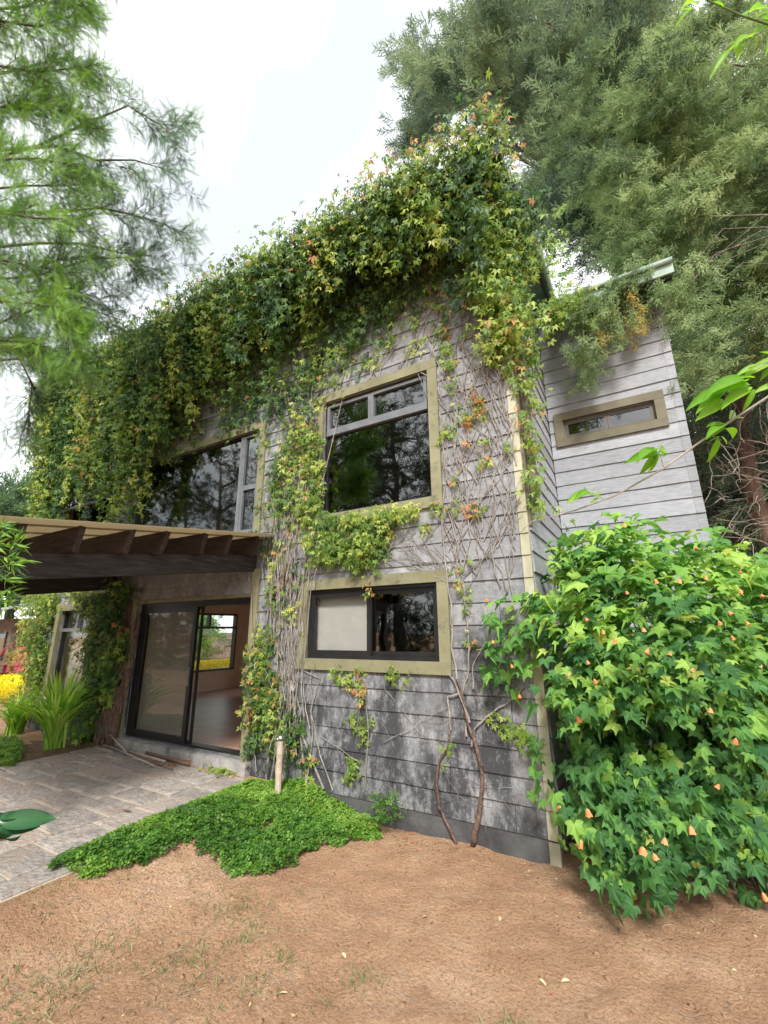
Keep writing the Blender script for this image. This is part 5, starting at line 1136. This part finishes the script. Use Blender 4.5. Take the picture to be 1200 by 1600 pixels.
# yellow flowering hedge outside the left end
yh = thing('flowering_hedge', 'low hedge of bright yellow foliage left of the house corner', 'hedge', tuple(on(20, 1095, 2, .2)))
mound(yh, [(-90, 1120), (-20, 1105), (48, 1082), (46, 1068), (0, 1066), (-90, 1080)], .2, .38, 6000, m_yellow, .045, 0, 1, name='blossom')
yh2 = thing('flowering_hedge', 'row of bright yellow foliage outside the end window, seen through the open door', 'hedge', (-12.2, 10, 0))
n = 7000; q = np.stack([rng.uniform(-12.9, -11.9, n), rng.uniform(8.0, 13, n)], 1); z = .3 + .72 * (1 - rng.random(n) ** 2 * .6) * np.clip(1 - (np.abs(q[:, 0] + 12.4) / .55) ** 3, .2, 1)
scatter('blossom', TF, np.stack([q[:, 0], q[:, 1], z], 1), norm(np.array([.4, -.3, 1]) + rng.normal(0, .4, (n, 3))), norm(rng.normal(0, 1, (n, 3))), rng.uniform(.03, .06, n), tints(n), m_yellow, yh2)
# stone garden wall and shrubs seen through the end window
gw = thing('garden_wall', 'low rough stone garden wall behind the yellow hedge', 'wall', (-16.5, 13, 0))
z = 0
for r_ in range(7):
    y = 7.5 + random.uniform(0, .2)
    while y < 19:
        w_ = random.uniform(.35, .7); box_part('stone', m_stonewall, gw, -16.7 + random.uniform(-.03, .03), -16.4 + random.uniform(-.03, .04), y, y + w_ - .03, z, z + .255); y += w_
    z += .27
for j, (by, bx, hh) in enumerate(((10.5, -15.3, 1.5), (13.5, -19, 2.8), (16.5, -15.4, 1.6))):
    sb = thing('garden_shrub', ['small rounded shrub between the yellow hedge and the nearer end of the stone wall', 'tallest rounded shrub behind the middle of the stone wall', 'small rounded shrub in front of the far end of the stone wall'][j], 'shrub', (bx, by, 0), 'shrubs around the stone wall')
    k = 70; u = norm(rng.normal(0, 1, (k, 3))); c_ = np.array([bx, by, hh * .75 + .6]) + u * np.array([1.4, 1.6, hh * .6]) * rng.uniform(.3, 1, (k, 1)); tree_foliage(sb, c_, u, 9, np.array([.3, .3, .3]), .6, m_feather, .6)
    MB().tube([(bx, by, 0), (bx, by, 1.6)], [.08, .05], 6).build('trunk', m_bark2, sb)
# grass tufts
P = []; 
tufts = [(70, 1425, .12, 40), (130, 1410, .08, 24), (300, 1385, .05, 18), (385, 1415, .16, 90), (350, 1430, .14, 70), (310, 1500, .10, 60), (255, 1520, .16, 110), (160, 1490, .12, 80), (120, 1520, .12, 80), (80, 1560, .14, 90), (50, 1590, .12, 70), (440, 1490, .08, 60), (400, 1455, .07, 50), (370, 1475, .05, 34), (400, 1530, .06, 44), (565, 1520, .07, 60), (790, 1590, .05, 40), (470, 1395, .03, 10), (60, 1450, .1, 30), (200, 1395, .10, 30), (10, 1420, .15, 50), (20, 1550, .12, 30), (340, 1560, .1, 30), (500, 1560, .05, 12)]
for (px, py, s_, k) in tufts:
    c_ = on(px, py, 2, .02); k = int(k * 1.3); q = np.array([c_[0], c_[1]]) + rng.normal(0, 1, (k, 2)) * s_ * np.array([1, .8]); P.append(q)
q = np.vstack(P); n = len(q); P = np.stack([q[:, 0], q[:, 1], ground_z(q[:, 0], q[:, 1]) - .004], 1); P = P[(P[:, 0] > PX1 + .04)]; n = len(P)
GB = tri_template(*strip_leaf(2, .05, .25, .01)); g_ = scatter('sparse_grass', GB, P, norm(rng.normal(0, 1, (n, 3)) + [0, -.6, .2]), norm(np.array([0, 0, .75]) + rng.normal(0, .5, (n, 3)) * [1, 1, .3]), rng.uniform(.025, .065, n), tints(n, 0, 1), m_grass); tag(g_, 'thin patches of dry green grass scattered over the bare soil', 'grass', kind='stuff')
# litter: twig bits, leaf scraps, clods
q = np.vstack([np.stack([rng.uniform(-4.0, 1.5, 900), rng.uniform(.3, 4.35, 900)], 1), np.stack([rng.uniform(-2.4, -.7, 260), FY - np.abs(rng.normal(0, .22, 260)) - .03], 1), np.stack([rng.uniform(-.9, .6, 160), rng.uniform(3.6, 4.5, 160)], 1), np.stack([rng.normal(-3.2, .5, 300), rng.normal(2.3, .45, 300)], 1)])
n = len(q); q[:, 0] = np.maximum(q[:, 0], PX1 + .04); P = np.stack([q[:, 0], q[:, 1], ground_z(q[:, 0], q[:, 1]) + .004], 1); tl = tints(n, 0, 1, .10); tl[900:1160, 1] = np.where(rng.random(len(tl[900:1160])) < .45, .9, 0)
g_ = scatter('leaf_litter', BLADE, P, norm(np.array([0, 0, 1]) + rng.normal(0, .35, (n, 3))), norm(rng.normal(0, 1, (n, 3)) * [1, 1, .15]), rng.uniform(.010, .035, n), tl, m_litter); tag(g_, 'small dry leaf scraps and chips strewn over the soil', 'leaf litter', kind='stuff')
tw = MB()
for i in range(170):
    x = random.gauss(-3.0, .7) if i < 110 else random.uniform(-3.5, .5); y = random.gauss(2.2, .6) if i < 110 else random.uniform(1, 4.3); 
    if x < PX1 + .1 or y > FY - .1: continue
    a = random.uniform(0, 6.28); L_ = random.uniform(.03, .14); pts = []
    for k in range(4): xx = x + math.cos(a) * L_ * k / 3; yy = y + math.sin(a) * L_ * k / 3; pts.append((xx, yy, float(ground_z(xx, yy)) + .005)); a += random.uniform(-.3, .3)
    tw.tube(pts, .0018, 3, False)
tag(tw.build('twig_litter', m_twig), 'thin broken twigs lying on the soil near the ground cover', 'twigs', kind='stuff')
cd = []; 
q = np.stack([rng.uniform(-3.9, 1.6, 9000), rng.uniform(.5, 4.36, 9000)], 1); n = len(q)
OC = tri_template([(1, 0, 0), (-1, .2, 0), (0, 1, .1), (.1, -1, 0), (0, 0, .8), (0, 0, -.6)], [(0, 2, 4), (2, 1, 4), (1, 3, 4), (3, 0, 4), (2, 0, 5), (1, 2, 5), (3, 1, 5), (0, 3, 5)])
g_ = scatter('soil_clods', OC, np.stack([q[:, 0], q[:, 1], ground_z(q[:, 0], q[:, 1])], 1), norm(np.array([0, 0, 1]) + rng.normal(0, .4, (n, 3))), norm(rng.normal(0, 1, (n, 3)) * [1, 1, .1]), rng.uniform(.003, .011, n) * (1 + (rng.random(n) < .05) * 1.3), tints(n), m_soil); tag(g_, 'loose crumbs of red-brown soil', 'soil crumbs', kind='stuff')
# single fallen leaves large enough to point at
fl_me = bpy.data.meshes.new('fallen_leaf'); fl_me.from_pydata(*[x if i != 1 else [] for i, x in enumerate(([tuple(v) for v in strip_leaf(4, .22, .1, .10)[0]], [], strip_leaf(4, .22, .1, .10)[1]))])
fl_me.materials.append(surf('pale_dead_leaf', (.52, .42, .24), (.62, .55, .34), 20, .7))
for (px, py, lab) in ((451, 1544, 'pale yellow fallen leaf, nearest the bottom centre of the bare soil'), (540, 1492, 'cream fallen leaf lying between two grass tufts on the soil'), (842, 1523, 'small tan fallen leaf upright in the soil, left of a paler one'), (889, 1527, 'pale green-cream fallen leaf, rightmost of the pair near the bottom'), (668, 1262 + 170, 'tiny buff fallen leaf in the middle of the bare soil'), (480 + 300, 1434, 'narrow tan fallen leaf in the right half of the bare soil'), (163, 1392, 'curled pale leaf lying at the front edge of the ground cover'), (525, 1330, 'small green-brown leaf lying right of the ground cover')):
    c_ = on(px, py, 2, .0); o = link('fallen_leaf', fl_me, None); o.location = (c_[0], c_[1], float(ground_z(c_[0], c_[1])) + .006); o.scale = (.05, .05, .05); o.rotation_euler = (random.uniform(-.2, .4), random.uniform(-.3, .3), random.uniform(0, 6)); tag(o, lab, 'leaf', 'fallen leaves on the soil')

# ------------------------------------------------------------------ small objects
# standpipe with tap
sp0 = on(434, 1242, 1, FY - .35); spt = on(434, 1152, 1, FY - .35)
sp = thing('garden_tap', 'tan pipe standpipe with a small tap at its top beside the ground cover', 'tap', (sp0[0], sp0[1], 0))
zt = spt[2]; m_ = MB(); zz = [0, .12, .121, .135, .136, .27, .271, .285, .286, .41, .411, .425, .426, .54]; hs_ = (zt - .05)
pts = []; rad = []
for i in range(12): z = .02 + hs_ * i / 11; pts.append((sp0[0], sp0[1], z)); rad.append(.034 if i % 3 else .038)
m_.tube(pts, rad, 12); m_.build('pipe', m_bamboo, sp)
m_ = MB(); m_.tube([(sp0[0], sp0[1], zt - .03), (sp0[0], sp0[1], zt), (sp0[0] - .02, sp0[1] - .02, zt + .012)], [.036, .036, .02], 12); m_.tube([(sp0[0], sp0[1] - .02, zt - .01), (sp0[0] - .045, sp0[1] - .03, zt - .012), (sp0[0] - .062, sp0[1] - .032, zt - .045)], [.014, .012, .010], 8); m_.build('spout', m_chrome, sp, True)
MB().tube([(sp0[0] - .05, sp0[1] - .03, zt + .01), (sp0[0] - .01, sp0[1] - .045, zt + .014)], .006, 6).build('handle', m_chrome, sp)
# rods piled by the threshold
rods = [((165, 1163), (258, 1190), 'pale rod lying longest and leftmost in the pile at the door', .013), ((200, 1156), (268, 1200), 'thin brown rod crossing over the pile towards its front', .010), ((172, 1166), (240, 1196), 'thin dark rod along the front of the pile', .007), ((205, 1170), (285, 1186), 'grey rod lying flat against the threshold', .010), ((228, 1176), (296, 1194), 'rust brown rod at the right end of the pile', .014), ((198, 1176), (225, 1150), 'short dark rod leaning up at the left of the pile', .009)]
for i, (a, b, lab, r_) in enumerate(rods):
    z = PZ + r_ + .004 + .02 * (i > 0) * (i % 3); p0 = on(*a, 2, z); p1 = on(*b, 2, z); p0[1] = min(p0[1], FY - .12); p1[1] = min(p1[1], FY - .12)
    if i == 5: p1[2] += .12
    o = MB().tube([tuple(p0), tuple((p0 + p1) / 2 + [0, 0, .003]), tuple(p1)], r_ * 1.35, 7).build('metal_rod', m_rust if i in (1, 4) else m_rod, None, True); tag(o, lab, 'rod', 'rods piled at the patio door')
for i, (px, py, lab, s_) in enumerate(((268, 1196, 'rusty block end in front of the rod pile', .045), (290, 1192, 'larger rusty clump at the right end of the rod pile', .06), (278, 1182, 'flat brown scrap on top of the rod pile', .04))):
    c_ = on(px, py, 2, PZ + .02); o = bpy.data.meshes.new('rusty_scrap'); rr = random.Random(i); vs = [(sx * s_ * rr.uniform(.7, 1.2), sy * s_ * rr.uniform(.5, .9), sz * s_ * rr.uniform(.3, .6)) for sx in (-1, 1) for sy in (-1, 1) for sz in (-1, 1)]
    o.from_pydata(vs, [], [(0, 1, 3, 2), (4, 6, 7, 5), (0, 4, 5, 1), (2, 3, 7, 6), (0, 2, 6, 4), (1, 5, 7, 3)]); o.update(); ob = link('rusty_scrap', o, m_rust); ob.location = tuple(c_); ob.rotation_euler = (0, 0, i); tag(ob, lab, 'scrap metal', 'rods piled at the patio door')
# weeds by the threshold
P = np.array([on(px, py, 2, PZ + .03) for px, py in [(random.gauss(345, 16), random.gauss(1203, 4)) for _ in range(70)]]); n = len(P); P[:, 1] = np.minimum(P[:, 1], FY - .12)
g_ = scatter('weed', CREEP, P, norm(np.array([0, -.3, 1]) + rng.normal(0, .4, (n, 3))), norm(rng.normal(0, 1, (n, 3)) * [1, 1, .3]), rng.uniform(.03, .055, n), tints(n, .4, .9, .1), m_creep); tag(g_, 'pale weed sprig creeping over the patio below the open door', 'weed', kind='stuff')
# brown leaf on a patio stone
c_ = on(205, 1269, 2, PZ + .01); o = link('fallen_leaf', fl_me.copy(), None); o.data.materials.clear(); o.data.materials.append(m_rust); o.location = tuple(c_); o.scale = (.10, .10, .10); o.rotation_euler = (.2, .1, 2); tag(o, 'curled brown leaf lying alone on the patio stones', 'leaf')

# low block retaining wall at the right
rw_ = thing('retaining_wall', 'low brown block wall behind the flowering shrub at the right edge', 'wall', (2.2, 6.9, 0))
for r_ in range(3):
    x = 1.0 - (.2 if r_ % 2 else 0)
    while x < 5: box_part('block', m_brownwall, rw_, x, x + .39, 7.25 + random.uniform(0, .01), 7.5, .1 + r_ * .2, .1 + r_ * .2 + .19); x += .4

# ------------------------------------------------------------------ neighbour house and chairs, far left
p0 = on(0, 1060, 2, .2)
nbh = thing('neighbouring_house', 'low brown house with a grey sheet roof behind the red chairs', 'house', tuple(dep(0, 1000, 19) * [1, 1, 0]))
cN = dep(-10, 1000, 19); nx0, nx1 = cN[0] - 6, cN[0] + 1.6; ny = cN[1]
box_part('wall', m_brownwall, nbh, nx0, nx1, ny, ny + 5, 0, 2.55)
zg = dep(20, 957, 18.5)[2]
box_part('gutter', m_gutter, nbh, nx0 - .3, nx1 + .5, ny - .75, ny - .6, zg - .07, zg + .10)
m_ = MB(); 
for i in range(26):
    xa = nx0 - .3 + i * .34
    m_.hexa([(x_, y_, z_ + dz) for x_ in (xa, xa + .31) for y_, z_ in ((ny - .6, zg + .08), (ny + 5, zg + 1.7)) for dz in (0, .05)])
m_.build('roof', m_greysheet, nbh)
for i in range(6):
    xa = nx1 - .4 - i * .9; MB().bar((xa, ny - .5, zg + .22), (xa, ny + 2.2, zg + 1.0), .07, .12).build('roof_rib', m_blackf, nbh)
wn = bpy.data.objects.new('window', None); C.objects.link(wn); wn.parent = nbh
frame_boxes(nx1 - 1.5, nx1 - .3, .9, 2.0, ny - .06, ny - .005, .07).build('frame', m_blackf, wn); box_part('pane', m_glassdk, wn, nx1 - 1.44, nx1 - .36, ny - .04, ny - .03, .96, 1.94)
def adirondack():
    t = thing('garden_chair', 'x', 'chair', (0, 0, 0), 'red slatted chairs by the neighbouring house')
    for k in range(5):
        xx = -.24 + k * .12; MB().hexa([(xx + a, .28 + (.30 if top else 0) + b, .36 + (.72 + .05 * (2 - abs(k - 2)) if top else 0)) for a in (-.052, .052) for b in (0, .02) for top in (0, 1)]).build('back_slat', m_red, t)
    for k in range(4):
        y_ = -.28 + k * .14; box_part('seat_slat', m_red, t, -.28, .28, y_, y_ + .12, .36 + .02 * (3 - k) - .04, .38 + .02 * (3 - k) - .04)
    for sx in (-1, 1):
        box_part('arm', m_red, t, sx * .36 - .07, sx * .36 + .07, -.36, .40, .56, .585); box_part('leg', m_red, t, sx * .31 - .02, sx * .31 + .02, -.34, -.24, 0, .56)
        MB().bar((sx * .29, -.3, .36), (sx * .29, .62, .05), .03, .13).build('side_rail', m_red, t); box_part('rear_leg', m_red, t, sx * .33 - .02, sx * .33 + .02, .28, .36, 0, .56)
    return t
ch0 = adirondack(); c_ = on(8, 1066, 2, .22); ch0.location = (c_[0], c_[1], .12); ch0.rotation_euler = (0, 0, R(35)); ch0.scale = (1.15,) * 3; ch0['label'] = 'red slatted garden chair nearest the creeper column at left'
c2_ = bpy.data.objects.new('garden_chair', None); C.objects.link(c2_)
for k_ in ('category', 'group'): c2_[k_] = ch0[k_]
c2_['label'] = 'red slatted garden chair further left, half out of the photo'
for ch in ch0.children: d = ch.copy(); C.objects.link(d); d.parent = c2_
cc_ = on(-45, 1072, 2, .22); c2_.location = (cc_[0], cc_[1], .12); c2_.rotation_euler = (0, 0, R(-25)); c2_.scale = (1.15,) * 3

# ------------------------------------------------------------------ foreground branches
def leaf_mesh(wv, tv, droop=.25):
    v_, f_ = strip_leaf(6, wv, droop, .07); me = bpy.data.meshes.new('leaf'); me.from_pydata(v_, [], f_); me.update(); me.polygons.foreach_set('use_smooth', [True] * len(me.polygons))
    at = me.attributes.new('tint', 'FLOAT_COLOR', 'POINT'); at.data.foreach_set('color', np.array([[min(1, tv + (.35 if i % 3 == 1 else random.uniform(-.08, .05))), 0, 0, 1] for i in range(len(v_))], np.float32).ravel()); return me
LM = [leaf_mesh(.115 + .012 * k, .1 + .2 * k, .3) for k in range(4)]
for me in LM: me.materials.append(m_bright)
def px_leaf(parent, a, b, depth, k, mats=LM, tilt=0, name='leaf', ddep=0.0):
    A = Vector(dep(*a, depth)); B = Vector(dep(*b, depth + ddep)); Y = (B - A); L_ = Y.length; Y.normalize(); Z = Vector(-FWD) * .75 + Vector((0, 0, 1)) * .6 + Vector((random.gauss(0, .25), random.gauss(0, .25), 0)); Z = (Z - Z.dot(Y) * Y).normalized(); X = Y.cross(Z)
    o = link(name, mats[k % len(mats)], None, parent, True); pl = parent.location
    o.matrix_basis = Matrix([[X[r] * L_, Y[r] * L_, Z[r] * L_, A[r] - pl[r]] for r in range(3)] + [[0, 0, 0, 1]]); return o
sap = thing('overhanging_branch', 'long bare branch with bright green leaf sprays reaching in from the right', 'branch', tuple(dep(1330, 600, 1.9) * [1, 1, 0]))
DB = 1.9; pts = [(1420, 430), (1330, 520), (1260, 570), (1200, 620), (1120, 672), (1035, 733), (960, 775), (900, 797), (860, 808), (830, 815), (813, 832)]; p_ = [tuple(dep(px, py, DB + .1 * (i < 3))) for i, (px, py) in enumerate(pts)]
m_ = MB(); m_.tube(p_, [.012, .009, .007, .0058, .0052, .0045, .0036, .0028, .0022, .0018, .0014], 7)
root = Vector(dep(1420, 430, DB + .1)); m_.tube([(root[0] + .5, root[1] + .3, -.05), (root[0] + .45, root[1] + .25, 1.2), tuple(root)], [.03, .02, .012], 7)
for a, b in (((1037, 732), (1030, 705)), ((1140, 660), (1150, 635)), ((1150, 635), (1128, 612)), ((1200, 600), (1215, 560)), ((1215, 560), (1170, 575)), ((945, 780), (915, 768)), ((1110, 680), (1128, 688))): m_.tube([tuple(dep(*a, DB)), tuple(dep(*b, DB))], .0018, 5, False)
m_.build('stem', m_twig, sap, True)
for i, (a, b, dd) in enumerate([((1028, 705), (990, 712), -.1), ((1028, 705), (1003, 740), 0), ((1028, 705), (1018, 735), 0), ((1030, 706), (1052, 698), .1), ((1024, 704), (1000, 700), -.15), ((1032, 704), (1040, 715), 0), ((1030, 703), (1046, 706), .05), ((1022, 706), (1022, 742), .05),
        ((1125, 610), (1085, 622), -.1), ((1128, 612), (1098, 628), -.1), ((1130, 625), (1102, 642), -.1), ((1150, 600), (1125, 598), 0), ((1165, 595), (1118, 590), -.15), ((1170, 600), (1126, 600), -.1), ((1180, 590), (1140, 585), 0), ((1175, 605), (1138, 622), 0), ((1165, 610), (1162, 612), 0), ((1178, 608), (1165, 640), 0), ((1185, 570), (1150, 582), 0), ((1215, 560), (1165, 580), 0), ((1215, 562), (1190, 590), 0), ((1210, 565), (1180, 572), .1),
        ((1170, 612), (1135, 618), -.1), ((1140, 655), (1166, 638), .1), ((1134, 663), (1108, 668), -.1), ((1132, 668), (1106, 682), 0), ((1128, 664), (1110, 658), -.05), ((1130, 670), (1152, 668), .1), ((1125, 682), (1108, 688), 0), ((1122, 684), (1111, 722), 0), ((1126, 682), (1141, 692), 0), ((1215, 600), (1180, 608), 0), ((1230, 590), (1195, 560), 0), ((1235, 570), (1200, 540), 0),
        ((940, 778), (918, 768), 0), ((935, 778), (922, 785), 0), ((920, 768), (905, 770), -.1), ((925, 767), (930, 762), 0), ((915, 768), (888, 780), -.05), ((935, 772), (942, 765), .05), ((915, 766), (912, 758), 0)]):
    if abs(a[0] - b[0]) + abs(a[1] - b[1]) > 5: px_leaf(sap, a, b, DB, i, ddep=dd)
tp_b = thing('overhanging_branch', 'short branch with bright leaflets hanging in at the top right corner', 'branch', tuple(dep(1400, 0, 2.0) * [1, 1, 0]))
m_ = MB(); p_ = [tuple(dep(px, py, 2.0)) for px, py in ((1500, 150), (1300, 40), (1200, 38), (1160, 25), (1105, 0), (1080, -15))]; m_.tube(p_, [.015, .008, .005, .004, .003, .002], 6, False); m_.tube([tuple(dep(*q_, 2.0)) for q_ in ((1215, 40), (1180, 55), (1150, 72), (1120, 95), (1108, 110))], .002, 5, False)
m_.tube([(tp_b.location[0] + .8, tp_b.location[1], -.05), (tp_b.location[0] + .7, tp_b.location[1], 2), tuple(dep(1500, 150, 2.0))], [.04, .03, .015], 7); m_.build('stem', m_green_stem, tp_b, True)
for i, (a, b) in enumerate([((1140, 78), (1112, 108)), ((1150, 70), (1135, 80)), ((1150, 68), (1158, 82)), ((1160, 65), (1142, 62)), ((1165, 62), (1168, 78)), ((1175, 58), (1155, 50)), ((1180, 55), (1185, 75)), ((1190, 50), (1176, 38)), ((1200, 45), (1190, 25)), ((1205, 42), (1210, 65)), ((1170, 20), (1200, 0)), ((1180, 28), (1215, 5)), ((1165, 25), (1185, -5)), ((1085, 10), (1052, 35)), ((1090, 8), (1075, -8)), ((1190, 30), (1215, 20)), ((1130, 12), (1120, -5)), ((1080, 15), (1065, 10))]): px_leaf(tp_b, a, b, 2.0, i + 1, ddep=random.uniform(-.1, .1))
blp = thing('broadleaf_plant', 'glossy dark green leaves poking in low at the left edge over the patio', 'plant', tuple(dep(-60, 1320, 1.5) * [1, 1, 0]))
m_glossy = leafmat('glossy_dark_leaf', [(.012, .05, .018), (.022, .085, .03), (.045, .14, .045), (.10, .22, .08)], (.3, .3, .1), .15, .22)
LD = [leaf_mesh(.18, .15, .35), leaf_mesh(.21, .3, .5)]
for me in LD: me.materials.append(m_glossy)
for i, (a, b) in enumerate([((-5, 1280), (48, 1266)), ((0, 1285), (82, 1272)), ((-5, 1292), (62, 1292)), ((-15, 1295), (28, 1306)), ((-10, 1275), (30, 1278)), ((-5, 1300), (12, 1335)), ((-20, 1300), (8, 1322))]): px_leaf(blp, a, b, 1.5, i, LD, ddep=.05)
MB().tube([(blp.location[0], blp.location[1], -.02), tuple(dep(-60, 1350, 1.5)), tuple(dep(-4, 1284, 1.5))], [.008, .006, .003], 6).build('stem', m_green_stem, blp)
